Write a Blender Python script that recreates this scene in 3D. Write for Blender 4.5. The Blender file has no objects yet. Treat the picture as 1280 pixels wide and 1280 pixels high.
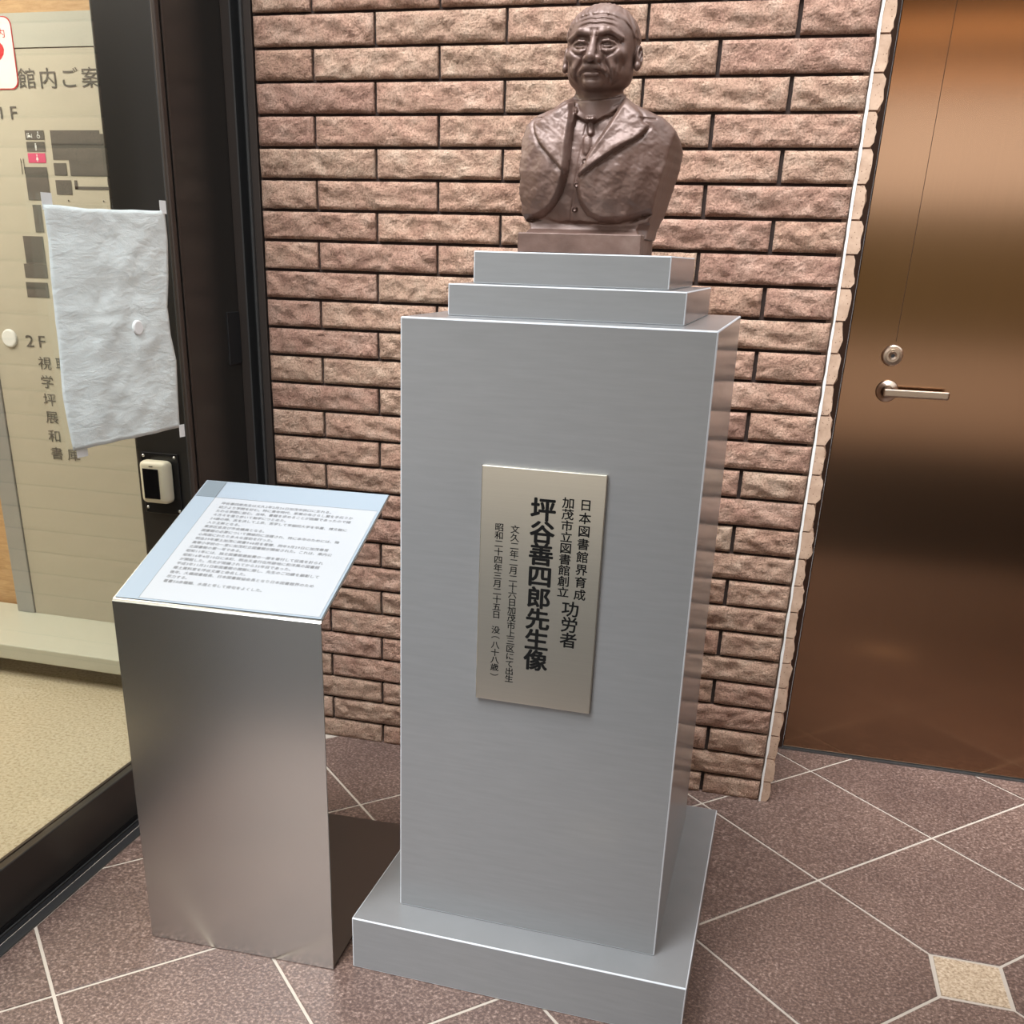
import bpy, bmesh, math, random
import numpy as np
from mathutils import Matrix, Vector, noise

# ------------------------------------------------------------------ camera, sky, exposure
SC = bpy.context.scene
COL = SC.collection
cam_d = bpy.data.cameras.new('camera')
cam = bpy.data.objects.new('camera', cam_d)
COL.objects.link(cam)
cam_d.sensor_width = 36
cam_d.lens = 35.324
cam_d.shift_x = 0.02984
cam_d.shift_y = 0.16813
cam_d.clip_start = 0.02
_cx = Vector((0.9624847, 0.2699003, 0.0278751))
_cy = -Vector((0.1300699, -0.3687839, -0.9203696))
_cz = -Vector((-0.2381281, 0.8894674, -0.3900548))
cam.matrix_world = Matrix(((_cx.x, _cy.x, _cz.x, -0.11077), (_cx.y, _cy.y, _cz.y, -2.45346),
                           (_cx.z, _cy.z, _cz.z, 1.29565), (0, 0, 0, 1)))
SC.camera = cam
SC.view_settings.view_transform = 'Standard'
SC.view_settings.look = 'None'
SC.view_settings.exposure = 0.5
SC.view_settings.gamma = 1
SC.view_settings.use_curve_mapping = False

W = bpy.data.worlds.new('overcast_sky')
SC.world = W
W.use_nodes = True
wn = W.node_tree
wn.nodes.clear()
w_out = wn.nodes.new('ShaderNodeOutputWorld')
w_bg = wn.nodes.new('ShaderNodeBackground')
w_tc = wn.nodes.new('ShaderNodeTexCoord')
w_sep = wn.nodes.new('ShaderNodeSeparateXYZ')
w_rmp = wn.nodes.new('ShaderNodeValToRGB')
wn.links.new(w_tc.outputs['Generated'], w_sep.inputs[0])
wn.links.new(w_sep.outputs['Z'], w_rmp.inputs[0])
wn.links.new(w_rmp.outputs[0], w_bg.inputs[0])
wn.links.new(w_bg.outputs[0], w_out.inputs[0])
w_rmp.color_ramp.elements[0].position = 0.0
w_rmp.color_ramp.elements[0].color = (1.12, 1.11, 1.09, 1)
w_rmp.color_ramp.elements[1].position = 1.0
w_rmp.color_ramp.elements[1].color = (0.90, 0.97, 1.0, 1)
_e = w_rmp.color_ramp.elements.new(0.35)
_e.color = (0.95, 0.98, 1.0, 1)
w_bg.inputs[1].default_value = 1.6


def area(name, loc, size, size_y, energy, color, rot=(0, 0, 0)):
    l = bpy.data.lights.new(name, 'AREA')
    l.shape = 'RECTANGLE'
    l.size = size
    l.size_y = size_y
    l.energy = energy
    l.color = color
    o = bpy.data.objects.new(name, l)
    COL.objects.link(o)
    o.location = loc
    o.rotation_euler = rot
    return o


sun_d = bpy.data.lights.new('hazy_sun', 'SUN')
sun_d.energy = 6.2
sun_d.angle = math.radians(38)
sun_d.color = (0.94, 0.97, 1.0)
sun = bpy.data.objects.new('hazy_sun', sun_d)
COL.objects.link(sun)
sun.rotation_euler = Vector((-0.12, -0.48, 0.87)).to_track_quat('Z', 'Y').to_euler()
area('lobby_ceiling_light', (-2.7, -0.7, 2.26), 1.4, 1.4, 38, (1.0, 0.93, 0.82))
area('lobby_ceiling_light', (-4.8, -0.7, 2.26), 1.4, 1.4, 26, (1.0, 0.93, 0.82))

# ------------------------------------------------------------------ helpers
RNG = random.Random(7)


def mk(name, verts, faces, mat, parent=None, smooth=False):
    me = bpy.data.meshes.new(name)
    me.from_pydata([tuple(v) for v in verts], [], faces)
    me.update()
    if mat:
        me.materials.append(mat)
    if smooth:
        me.polygons.foreach_set('use_smooth', [True] * len(me.polygons))
    o = bpy.data.objects.new(name, me)
    COL.objects.link(o)
    if parent is not None:
        o.parent = parent
    return o


def bmobj(name, bm, mat, parent=None, smooth=False):
    me = bpy.data.meshes.new(name)
    bm.normal_update()
    bm.to_mesh(me)
    bm.free()
    if mat:
        me.materials.append(mat)
    if smooth:
        me.polygons.foreach_set('use_smooth', [True] * len(me.polygons))
    o = bpy.data.objects.new(name, me)
    COL.objects.link(o)
    if parent is not None:
        o.parent = parent
    return o


def bm_box(bm, x0, x1, y0, y1, z0, z1, bev=0.0, seg=2):
    vs = [bm.verts.new(p) for p in ((x0, y0, z0), (x1, y0, z0), (x1, y1, z0), (x0, y1, z0),
                                    (x0, y0, z1), (x1, y0, z1), (x1, y1, z1), (x0, y1, z1))]
    fs = [bm.faces.new([vs[i] for i in f]) for f in
          ((3, 2, 1, 0), (4, 5, 6, 7), (0, 1, 5, 4), (1, 2, 6, 5), (2, 3, 7, 6), (3, 0, 4, 7))]
    if bev:
        es = list({e for f in fs for e in f.edges})
        bmesh.ops.bevel(bm, geom=es, offset=bev, segments=seg, affect='EDGES', profile=0.5)


def box(name, x0, x1, y0, y1, z0, z1, mat, parent=None, bev=0.0, seg=2):
    bm = bmesh.new()
    bm_box(bm, x0, x1, y0, y1, z0, z1, bev, seg)
    return bmobj(name, bm, mat, parent)


def lathe(bm, prof, M, n=32):
    """prof: list of (r, h) revolved round local z; M maps to place."""
    rings = []
    for r, h in prof:
        if r < 1e-6:
            rings.append([bm.verts.new(M @ Vector((0, 0, h)))])
        else:
            rings.append([bm.verts.new(M @ Vector((r * math.cos(2 * math.pi * i / n), r * math.sin(2 * math.pi * i / n), h)))
                          for i in range(n)])
    for a, b in zip(rings, rings[1:]):
        for i in range(n):
            j = (i + 1) % n
            if len(a) == 1 and len(b) == 1:
                continue
            if len(a) == 1:
                bm.faces.new((a[0], b[i], b[j]))
            elif len(b) == 1:
                bm.faces.new((a[i], a[j], b[0]))
            else:
                bm.faces.new((a[i], a[j], b[j], b[i]))


def poly_prism(bm, pts, M, d):
    """flat polygon pts (u,v) extruded from 0 to d along local z"""
    a = [bm.verts.new(M @ Vector((u, v, 0))) for u, v in pts]
    b = [bm.verts.new(M @ Vector((u, v, d))) for u, v in pts]
    bm.faces.new(a[::-1])
    bm.faces.new(b)
    n = len(pts)
    for i in range(n):
        j = (i + 1) % n
        bm.faces.new((a[i], a[j], b[j], b[i]))


def thing(name, label, cat, loc=(0, 0, 0), rz=0, group=None):
    o = bpy.data.objects.new(name, None)
    o.empty_display_size = 0.05
    COL.objects.link(o)
    o.location = loc
    o.rotation_euler = (0, 0, rz)
    o['label'] = label
    o['category'] = cat
    if group:
        o['group'] = group
    return o


def tag(o, label, cat, group=None):
    o['label'] = label
    o['category'] = cat
    if group:
        o['group'] = group
    return o


def structure(o, label=None):
    o['kind'] = 'structure'
    if label:
        o['label'] = label
    return o


# ---- lettering: glyph outlines from Blender's own font, turned into mesh
_gl = {}


def glyph(ch, bold, res=3):
    key = (ch, round(bold, 4), res)
    if key in _gl:
        return _gl[key]
    cu = bpy.data.curves.new('g', 'FONT')
    cu.body = ch
    cu.size = 1.0
    cu.offset = bold
    cu.resolution_u = res
    o = bpy.data.objects.new('g', cu)
    COL.objects.link(o)
    dg = bpy.context.evaluated_depsgraph_get()
    ev = o.evaluated_get(dg)
    me = ev.to_mesh()
    vs = [(v.co.x, v.co.y) for v in me.vertices]
    fs = [tuple(p.vertices) for p in me.polygons]
    ev.to_mesh_clear()
    bpy.data.objects.remove(o)
    bpy.data.curves.remove(cu)
    if vs:
        bx = (min(v[0] for v in vs), max(v[0] for v in vs), min(v[1] for v in vs), max(v[1] for v in vs))
    else:
        bx = (0, 0, 0, 0)
    _gl[key] = (vs, fs, bx)
    return _gl[key]


PUNCT = '、。，．'


def put_chars(items, M, name, mat, parent, bold=0.0, res=3):
    """items: (char, cx, cy, w, h, rot90): centre of the em cell and cell size"""
    V, F = [], []
    for it in items:
        ch, cx, cy, w, h = it[:5]
        rot = len(it) > 5 and it[5]
        vs, fs, bx = glyph(ch, 0.0, res)
        if not vs:
            continue
        asc = ch.isascii()
        # CJK em box is about 1.0 wide, centred at (0.5, 0.38) of the font size
        ox = (bx[0] + bx[1]) / 2 if (asc or rot) else 0.5
        oy = (bx[2] + bx[3]) / 2 if rot else 0.38
        # heavier weights: the outline repeated on a small ring of offsets
        sh_ = [(0, 0)] if bold <= 0 else [(bold * math.cos(k * math.pi / 3), bold * math.sin(k * math.pi / 3)) for k in range(6)]
        for q, (dx, dy) in enumerate(sh_):
            b = len(V)
            for x, y in vs:
                u, v = x - ox + dx, y - oy + dy
                if rot:
                    u, v = v, -u
                V.append(M @ Vector((cx + u * w, cy + v * h, q * 0.000006)))
            F += [tuple(i + b for i in f) for f in fs]
    o = mk(name, V, F, mat, parent)
    return o


# ------------------------------------------------------------------ materials
def mat(name, color=(0.5, 0.5, 0.5), rough=0.5, metal=0.0, spec=0.5, coat=0.0, coat_r=0.1, aniso=0.0):
    m = bpy.data.materials.new(name)
    m.use_nodes = True
    b = m.node_tree.nodes['Principled BSDF']
    b.inputs['Base Color'].default_value = (*color, 1)
    b.inputs['Roughness'].default_value = rough
    b.inputs['Metallic'].default_value = metal
    b.inputs['Specular IOR Level'].default_value = spec
    b.inputs['Coat Weight'].default_value = coat
    b.inputs['Coat Roughness'].default_value = coat_r
    b.inputs['Anisotropic'].default_value = aniso
    return m


def nd(m, t, **kw):
    n = m.node_tree.nodes.new(t)
    for k, v in kw.items():
        if k.startswith('i_'):
            n.inputs[k[2:].replace('_', ' ')].default_value = v
        else:
            setattr(n, k, v)
    return n


def lk(m, a, b):
    m.node_tree.links.new(a, b)


def bsdf(m):
    return m.node_tree.nodes['Principled BSDF']


def ramp(m, fac, stops):
    r = nd(m, 'ShaderNodeValToRGB')
    cr = r.color_ramp
    while len(cr.elements) < len(stops):
        cr.elements.new(0.5)
    for e, (p, c) in zip(cr.elements, stops):
        e.position = p
        e.color = (*c, 1)
    lk(m, fac, r.inputs[0])
    return r.outputs[0]


def coords(m, scale=(1, 1, 1), obj_random=True, kind='Object'):
    tc = nd(m, 'ShaderNodeTexCoord')
    mp = nd(m, 'ShaderNodeMapping')
    mp.inputs['Scale'].default_value = scale
    lk(m, tc.outputs[kind], mp.inputs[0])
    if obj_random:
        oi = nd(m, 'ShaderNodeObjectInfo')
        mu = nd(m, 'ShaderNodeMath', operation='MULTIPLY')
        mu.inputs[1].default_value = 37.0
        lk(m, oi.outputs['Random'], mu.inputs[0])
        cb = nd(m, 'ShaderNodeCombineXYZ')
        for i in range(3):
            lk(m, mu.outputs[0], cb.inputs[i])
        lk(m, cb.outputs[0], mp.inputs['Location'])
    return mp.outputs[0]


def noise_t(m, vec, scale, detail=4, rough=0.55, dist=0.0):
    n = nd(m, 'ShaderNodeTexNoise')
    n.inputs['Scale'].default_value = scale
    n.inputs['Detail'].default_value = detail
    n.inputs['Roughness'].default_value = rough
    n.inputs['Distortion'].default_value = dist
    lk(m, vec, n.inputs['Vector'])
    return n.outputs['Fac']


def bump(m, h, strength, dist, prev=None):
    b = nd(m, 'ShaderNodeBump')
    b.inputs['Strength'].default_value = strength
    b.inputs['Distance'].default_value = dist
    lk(m, h, b.inputs['Height'])
    if prev is not None:
        lk(m, prev, b.inputs['Normal'])
    return b.outputs[0]


def mixc(m, fac, a, b, mode='MIX'):
    x = nd(m, 'ShaderNodeMix', data_type='RGBA', blend_type=mode)
    if isinstance(fac, float):
        x.inputs[0].default_value = fac
    else:
        lk(m, fac, x.inputs[0])
    for s, v in ((6, a), (7, b)):
        if isinstance(v, tuple):
            x.inputs[s].default_value = (*v, 1)
        else:
            lk(m, v, x.inputs[s])
    return x.outputs[2]


# split-face brick
M_brick = mat('split_face_brick', rough=0.85, spec=0.25)
v = coords(M_brick)
n1 = noise_t(M_brick, v, 22, 4)
c1 = ramp(M_brick, n1, [(0.25, (0.52, 0.325, 0.25)), (0.5, (0.66, 0.45, 0.345)), (0.75, (0.78, 0.59, 0.47))])
oi = nd(M_brick, 'ShaderNodeObjectInfo')
c2 = ramp(M_brick, oi.outputs['Random'], [(0.0, (0.86, 0.76, 0.76)), (0.35, (1.0, 0.93, 0.90)), (0.7, (1.0, 1.0, 0.96)), (1.0, (0.93, 0.84, 0.80))])
c3 = mixc(M_brick, 1.0, c1, c2, 'MULTIPLY')
n2 = noise_t(M_brick, v, 260, 3, 0.6)
c4 = ramp(M_brick, n2, [(0.36, (0.55, 0.46, 0.42)), (0.5, (1.0, 0.97, 0.95)), (0.66, (1.2, 1.18, 1.15))])
c5 = mixc(M_brick, 0.75, c3, c4, 'MULTIPLY')
lk(M_brick, c5, bsdf(M_brick).inputs['Base Color'])
vs_ = coords(M_brick, (1, 1, 1.2))
n3 = noise_t(M_brick, vs_, 95, 8, 0.70, 0.6)
n5 = noise_t(M_brick, v, 210, 5, 0.7, 0.8)
b1 = bump(M_brick, n3, 1.0, 0.018)
b1 = bump(M_brick, n5, 1.0, 0.009, b1)
b2 = bump(M_brick, n2, 1.0, 0.003, b1)
lk(M_brick, b2, bsdf(M_brick).inputs['Normal'])

# cut end of the corner tiles: smooth with pits
M_cut = mat('cut_tile_end', rough=0.85, spec=0.2)
v = coords(M_cut)
n1 = noise_t(M_cut, v, 40, 3)
c1 = ramp(M_cut, n1, [(0.3, (0.38, 0.255, 0.18)), (0.7, (0.50, 0.35, 0.255))])
vo = nd(M_cut, 'ShaderNodeTexVoronoi')
vo.inputs['Scale'].default_value = 130
lk(M_cut, v, vo.inputs['Vector'])
c2 = ramp(M_cut, vo.outputs['Distance'], [(0.12, (0.35, 0.28, 0.25)), (0.2, (1, 1, 1))])
lk(M_cut, mixc(M_cut, 0.8, c1, c2, 'MULTIPLY'), bsdf(M_cut).inputs['Base Color'])
lk(M_cut, bump(M_cut, n1, 0.5, 0.003), bsdf(M_cut).inputs['Normal'])

M_mortar = mat('dark_mortar', (0.045, 0.032, 0.028), 0.95, spec=0.1)
M_side_mortar = mat('brown_side_mortar', (0.30, 0.20, 0.15), 0.95, spec=0.1)
M_grout_white = mat('white_corner_grout', (0.72, 0.70, 0.67), 0.9, spec=0.2)

# grey pedestal paint, brushed on
M_grey = mat('silver_grey_paint', (0.24, 0.245, 0.25), 0.35, 0.0, 0.5, 0.6, 0.14)
v = coords(M_grey, (1, 1, 10), False)
n1 = noise_t(M_grey, v, 12, 5)
c1 = ramp(M_grey, n1, [(0.3, (0.178, 0.180, 0.183)), (0.7, (0.196, 0.198, 0.201))])
lk(M_grey, c1, bsdf(M_grey).inputs['Base Color'])
v2 = coords(M_grey, (1, 1, 1), False)
nb = noise_t(M_grey, v2, 9, 3)
lk(M_grey, bump(M_grey, nb, 0.10, 0.004), bsdf(M_grey).inputs['Normal'])
M_grey_edge = mat('edge_highlight_paint', (0.50, 0.52, 0.55), 0.4)  # bright edge highlights put into the colour

# brushed stainless steel
def steel(name, col, rough, sc, aniso=0.0, amp=0.08):
    m = mat(name, col, rough, 1.0, aniso=aniso)
    v = coords(m, sc, False)
    n = noise_t(m, v, 1.0, 5, 0.6)
    r = nd(m, 'ShaderNodeMapRange')
    r.inputs['To Min'].default_value = rough - amp
    r.inputs['To Max'].default_value = rough + amp
    lk(m, n, r.inputs[0])
    lk(m, r.outputs[0], bsdf(m).inputs['Roughness'])
    c = ramp(m, n, [(0.3, tuple(x * 0.97 for x in col)), (0.7, tuple(min(1, x * 1.02) for x in col))])
    lk(m, c, bsdf(m).inputs['Base Color'])
    return m


M_steel_base = steel('dark_reflection_steel', (0.20, 0.19, 0.18), 0.35, (2, 2, 700), 0.0, 0.0)  # darkened copy of the steel; the underside's dark reflection put into colour
M_steel = steel('brushed_steel', (0.56, 0.545, 0.515), 0.27, (2, 2, 700), 0.3, 0.0)
M_plaque = steel('plaque_steel', (0.68, 0.64, 0.55), 0.28, (2, 2, 700), 0.3, 0.0)
M_door = steel('bronze_steel_door', (0.28, 0.165, 0.10), 0.16, (260, 3, 1.2), 0.75, 0.0)
M_door_frame = mat('dark_bronze_frame', (0.045, 0.022, 0.014), 0.4, 0.6)
M_handle = mat('handle_satin_nickel', (0.45, 0.35, 0.275), 0.28, 1.0)
M_screw = mat('steel_screw', (0.7, 0.7, 0.7), 0.3, 1.0)
M_black = mat('black_void', (0.006, 0.006, 0.007), 0.6)
M_alu = mat('dark_anodised_aluminium', (0.020, 0.0185, 0.017), 0.30, 0.0, 0.6)
M_alu_brown = mat('brown_anodised_edge', (0.06, 0.048, 0.042), 0.35, 0.5)
M_alu_light = mat('worn_aluminium_lip', (0.13, 0.13, 0.13), 0.35, 0.8)

# floor tiles
M_tile = mat('speckled_floor_tile', rough=0.42, spec=0.5)
v = coords(M_tile)
n1 = noise_t(M_tile, v, 160, 4, 0.7)
n2 = noise_t(M_tile, v, 5, 3)
c1 = ramp(M_tile, n1, [(0.32, (0.058, 0.037, 0.032)), (0.50, (0.122, 0.084, 0.072)), (0.62, (0.25, 0.187, 0.163)), (0.74, (0.50, 0.42, 0.375))])
c2 = ramp(M_tile, n2, [(0.3, (0.85, 0.80, 0.78)), (0.7, (1.1, 1.05, 1.0))])
oi = nd(M_tile, 'ShaderNodeObjectInfo')
c3 = ramp(M_tile, oi.outputs['Random'], [(0.0, (0.88, 0.84, 0.84)), (1.0, (1.08, 1.05, 1.04))])
c4 = mixc(M_tile, 1.0, mixc(M_tile, 1.0, c1, c2, 'MULTIPLY'), c3, 'MULTIPLY')
lk(M_tile, c4, bsdf(M_tile).inputs['Base Color'])
n3 = noise_t(M_tile, v, 55, 5, 0.6)
lk(M_tile, bump(M_tile, n3, 0.5, 0.003, bump(M_tile, n1, 0.3, 0.0008)), bsdf(M_tile).inputs['Normal'])
rr = nd(M_tile, 'ShaderNodeMapRange')
rr.inputs['To Min'].default_value = 0.32
rr.inputs['To Max'].default_value = 0.55
lk(M_tile, n3, rr.inputs[0])
lk(M_tile, rr.outputs[0], bsdf(M_tile).inputs['Roughness'])
M_tile_beige = mat('beige_inset_tile', rough=0.5)
v = coords(M_tile_beige)
n1 = noise_t(M_tile_beige, v, 170, 4, 0.7)
lk(M_tile_beige, ramp(M_tile_beige, n1, [(0.35, (0.25, 0.175, 0.11)), (0.5, (0.44, 0.335, 0.23)), (0.65, (0.58, 0.47, 0.35))]), bsdf(M_tile_beige).inputs['Base Color'])
M_floor_grout = mat('floor_grout', (0.46, 0.40, 0.34), 0.9, spec=0.2)
M_asphalt = mat('brown_pavement', (0.20, 0.165, 0.135), 0.9)
M_mat = mat('dark_mat', (0.035, 0.035, 0.037), 0.95)
M_leaf = mat('olive_hedge', (0.21, 0.175, 0.08), 0.9)
M_soffit = mat('soffit_paint', (0.13, 0.08, 0.05), 0.8)

# lobby
M_vinyl = mat('cream_vinyl', rough=0.35)
v = coords(M_vinyl, (1, 1, 1), False)
n1 = noise_t(M_vinyl, v, 110, 4, 0.7)
n2 = noise_t(M_vinyl, v, 3, 3)
c1 = ramp(M_vinyl, n1, [(0.35, (0.38, 0.30, 0.20)), (0.5, (0.58, 0.50, 0.37)), (0.7, (0.68, 0.61, 0.48))])
lk(M_vinyl, c1, bsdf(M_vinyl).inputs['Base Color'])
M_wood = mat('light_wood_panel', rough=0.45)
v = coords(M_wood, (3, 3, 22), False)
n1 = noise_t(M_wood, v, 4, 5, 0.6, 1.5)
lk(M_wood, ramp(M_wood, n1, [(0.3, (0.50, 0.29, 0.13)), (0.7, (0.68, 0.43, 0.22))]), bsdf(M_wood).inputs['Base Color'])
M_board = mat('ivory_sign_board', (0.50, 0.455, 0.375), 0.4)
M_board_head = mat('grey_board_header', (0.46, 0.45, 0.40), 0.4)
M_board_post = mat('silver_board_post', (0.42, 0.42, 0.42), 0.35, 0.4)
M_ledge = mat('white_ledge', (0.60, 0.60, 0.52), 0.4)
M_ink = mat('dark_grey_ink', (0.055, 0.05, 0.045), 0.6)
M_ink_mid = mat('mid_grey_ink', (0.10, 0.09, 0.08), 0.6)
M_pink = mat('pink_ink', (0.62, 0.06, 0.16), 0.6)
M_red = mat('red_ink', (0.62, 0.02, 0.03), 0.6)
M_white = mat('white_plastic', (0.80, 0.80, 0.80), 0.45)
M_black_ink = mat('black_ink', (0.006, 0.006, 0.006), 0.7, spec=0.12)
M_grey_print = mat('grey_print', (0.13, 0.13, 0.135), 0.6)
M_lobby_wall = mat('cream_wall', (0.7, 0.66, 0.58), 0.8)

M_paper = mat('thin_white_paper', (0.70, 0.76, 0.755), 0.8, spec=0.2)
v = coords(M_paper, (1, 0.6, 1.5), False)
n1 = noise_t(M_paper, v, 24, 6, 0.65, 0.3)
lk(M_paper, bump(M_paper, n1, 0.6, 0.007), bsdf(M_paper).inputs['Normal'])
M_tape = mat('white_tape', (0.72, 0.74, 0.74), 0.4)

M_lect_top = mat('pale_blue_sheet', (0.24, 0.28, 0.32), 0.5, spec=0.15)
M_lect_corner = mat('grey_blue_sheet', (0.14, 0.165, 0.185), 0.5, spec=0.15)
M_lect_white = mat('white_sheet', (0.33, 0.34, 0.355), 0.5, spec=0.15)
M_sensor = mat('cream_plastic', (0.62, 0.59, 0.46), 0.45)
M_sensor_w = mat('sensor_black_window', (0.004, 0.004, 0.006), 0.08)
M_sensor_plate = mat('black_plate', (0.008, 0.008, 0.009), 0.25)

# bronze-coloured bust
M_bust = mat('brown_patina', rough=0.42, metal=0.25, spec=0.6)
v = coords(M_bust, (1, 1, 1), False)
n1 = noise_t(M_bust, v, 14, 5, 0.65)
n2 = noise_t(M_bust, v, 120, 4, 0.6)
c1 = ramp(M_bust, n1, [(0.3, (0.10, 0.056, 0.043)), (0.55, (0.155, 0.092, 0.073)), (0.75, (0.22, 0.15, 0.125))])
lk(M_bust, c1, bsdf(M_bust).inputs['Base Color'])
rr = nd(M_bust, 'ShaderNodeMapRange')
rr.inputs['To Min'].default_value = 0.30
rr.inputs['To Max'].default_value = 0.60
lk(M_bust, n1, rr.inputs[0])
lk(M_bust, rr.outputs[0], bsdf(M_bust).inputs['Roughness'])
lk(M_bust, bump(M_bust, n2, 0.25, 0.0012, bump(M_bust, n1, 0.25, 0.004)), bsdf(M_bust).inputs['Normal'])

# glass that lets light through and mirrors by its angle
M_glass = bpy.data.materials.new('clear_glass')
M_glass.use_nodes = True
g = M_glass.node_tree
g.nodes.clear()
go = g.nodes.new('ShaderNodeOutputMaterial')
gm = g.nodes.new('ShaderNodeMixShader')
gt = g.nodes.new('ShaderNodeBsdfTransparent')
gt.inputs[0].default_value = (0.94, 0.96, 0.93, 1)
gg = g.nodes.new('ShaderNodeBsdfGlossy')
gg.inputs['Roughness'].default_value = 0.0
gf = g.nodes.new('ShaderNodeFresnel')
ggeo = g.nodes.new('ShaderNodeNewGeometry')
gmr = g.nodes.new('ShaderNodeMapRange')      # same mirror strength on both faces of the pane
gmr.inputs['To Min'].default_value = 1.42
gmr.inputs['To Max'].default_value = 1 / 1.42
g.links.new(ggeo.outputs['Backfacing'], gmr.inputs[0])
g.links.new(gmr.outputs[0], gf.inputs[0])
g.links.new(gf.outputs[0], gm.inputs[0])
g.links.new(gt.outputs[0], gm.inputs[1])
g.links.new(gg.outputs[0], gm.inputs[2])
g.links.new(gm.outputs[0], go.inputs[0])

M_lamp = bpy.data.materials.new('warm_tube')
M_lamp.use_nodes = True
bsdf(M_lamp).inputs['Emission Color'].default_value = (1.0, 0.62, 0.30, 1)
bsdf(M_lamp).inputs['Emission Strength'].default_value = 5.0

# ------------------------------------------------------------------ brick wall
S = 0.0667            # one course
ROWS = 26.884         # courses from the reference line to the floor
PITCH = 0.3013
JW = 0.0068


def zrow(r):
    return (ROWS - r) * S


wall = box('wall_back', -1.352, -0.012, 0.0, 0.32, 0.0, zrow(-15), M_mortar)
structure(wall, 'wall of rough split-face tan bricks with dark joints')
side_core = box('wall_return', -0.012, 0.006, 0.004, 0.33, 0.0, zrow(-15), M_side_mortar)
structure(side_core)


def brick_mesh(w, h, seed, nx, nz, amp=0.0055, d0=0.0095, d1=0.0135):
    """front faces -y, local x 0..w, z 0..h, back at y=0"""
    V, F = [], []
    rs = random.Random(seed)
    tilt = rs.uniform(-0.003, 0.003)
    for j in range(nz + 1):
        for i in range(nx + 1):
            u, t = i / nx, j / nz
            x, z = u * w, t * h
            edge = min(x, w - x, z, h - z)
            e = min(1, edge / 0.008)
            p = Vector((x * 28 + seed * 3.1, z * 34 + x * 9, seed * 1.7))
            nv = noise.fractal(p, 1.0, 2.0, 4)
            nv2 = noise.noise(Vector((x * 90 + seed, z * 110, 2.2)))
            dep = d0 + (d1 - d0) * e + e * (nv * amp * 1.3 + nv2 * 0.0016) + tilt * (t - 0.5)
            jx = (noise.noise(Vector((z * 80, seed * 2.0, 9))) * 0.0009) if i in (0, nx) else 0
            jz = (noise.noise(Vector((x * 45, seed * 2.0, 4))) * 0.0009) if j in (0, nz) else 0
            V.append((x + jx, -max(dep, 0.004), z + jz))
    W1 = nx + 1
    for j in range(nz):
        for i in range(nx):
            a = j * W1 + i
            F.append((a, a + 1, a + W1 + 1, a + W1))
    ring = [i for i in range(W1)] + [j * W1 + nx for j in range(1, nz + 1)] + \
           [nz * W1 + i for i in range(nx - 1, -1, -1)] + [j * W1 for j in range(nz - 1, 0, -1)]
    b0 = len(V)
    for k in ring:
        V.append((V[k][0], 0.0, V[k][2]))
    n = len(ring)
    for k in range(n):
        F.append((ring[(k + 1) % n], ring[k], b0 + k, b0 + (k + 1) % n))
    me = bpy.data.meshes.new('brick')
    me.from_pydata(V, [], F)
    me.materials.append(M_brick)
    me.polygons.foreach_set('use_smooth', [True] * (nx * nz) + [False] * n)
    me.update()
    return me


BH = S - JW
full = [brick_mesh(PITCH - JW, BH, s, 40, 9) for s in range(10)]
half = [brick_mesh(PITCH / 2 - JW, BH, 20 + s, 20, 9) for s in range(6)]
XL = -1.352


def put_brick(me, x, z, parent, name='brick'):
    o = bpy.data.objects.new(name, me)
    COL.objects.link(o)
    o.parent = parent
    o.location = (x, 0, z)
    return o


for r in range(-15, 27):
    zb = zrow(r + 1)
    h = BH
    if r == 26:
        zb = 0.0
        h = zrow(26) - JW
    odd = (r % 2 != 0)
    x = 0.0
    first = True
    while x > XL + 0.005:
        w = PITCH / 2 if (first and not odd) else PITCH
        first = False
        x0 = x - w
        if x0 < XL:
            wc = x - XL - JW
            if wc > 0.02:
                me = brick_mesh(wc, h, 50 + r, max(4, int(wc / 0.0075)), 9)
                put_brick(me, XL + JW * 0.5, zb, wall)
            break
        if r == 26:
            me = brick_mesh(w - JW, h, 90 + int(-x * 10), 40 if w == PITCH else 20, 8)
        else:
            me = RNG.choice(full if w == PITCH else half)
        # the bricks touching the corner run right up to the white joint
        o = put_brick(me, x0 + JW * 0.5 + (0.002 if x == 0.0 else 0), zb, wall)
        x = x0

# corner tiles: cut ends face the front, rough faces point right
def side_tile(seed, h):
    V, F = [], []
    ny, nz = 26, 7
    L = 0.318
    x_in = 0.006
    rs = random.Random(seed)
    bulge = rs.uniform(0.020, 0.028)
    for j in range(nz + 1):
        for i in range(ny + 1):
            u, t = i / ny, j / nz
            y, z = -0.012 + u * L, t * h
            e = min(1, min(t, 1 - t) * h / 0.007)
            nv = noise.fractal(Vector((y * 30, z * 42, seed * 2.3)), 1.0, 2.0, 4)
            V.append((x_in + bulge * (0.80 + 0.20 * e) + nv * 0.005, y, z))
    W1 = ny + 1
    for j in range(nz):
        for i in range(ny):
            a = j * W1 + i
            F.append((a, a + 1, a + W1 + 1, a + W1))
    ring = [i for i in range(W1)] + [j * W1 + ny for j in range(1, nz + 1)] + \
           [nz * W1 + i for i in range(ny - 1, -1, -1)] + [j * W1 for j in range(nz - 1, 0, -1)]
    b0 = len(V)
    for k in ring:
        V.append((x_in - 0.001, V[k][1], V[k][2]))
    n = len(ring)
    for k in range(n):
        F.append((ring[(k + 1) % n], ring[k], b0 + k, b0 + (k + 1) % n))
    me = bpy.data.meshes.new('corner_brick')
    me.from_pydata(V, [], F)
    me.materials.append(M_cut)
    me.polygons.foreach_set('use_smooth', [True] * (ny * nz) + [False] * n)
    me.update()
    return me


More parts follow.
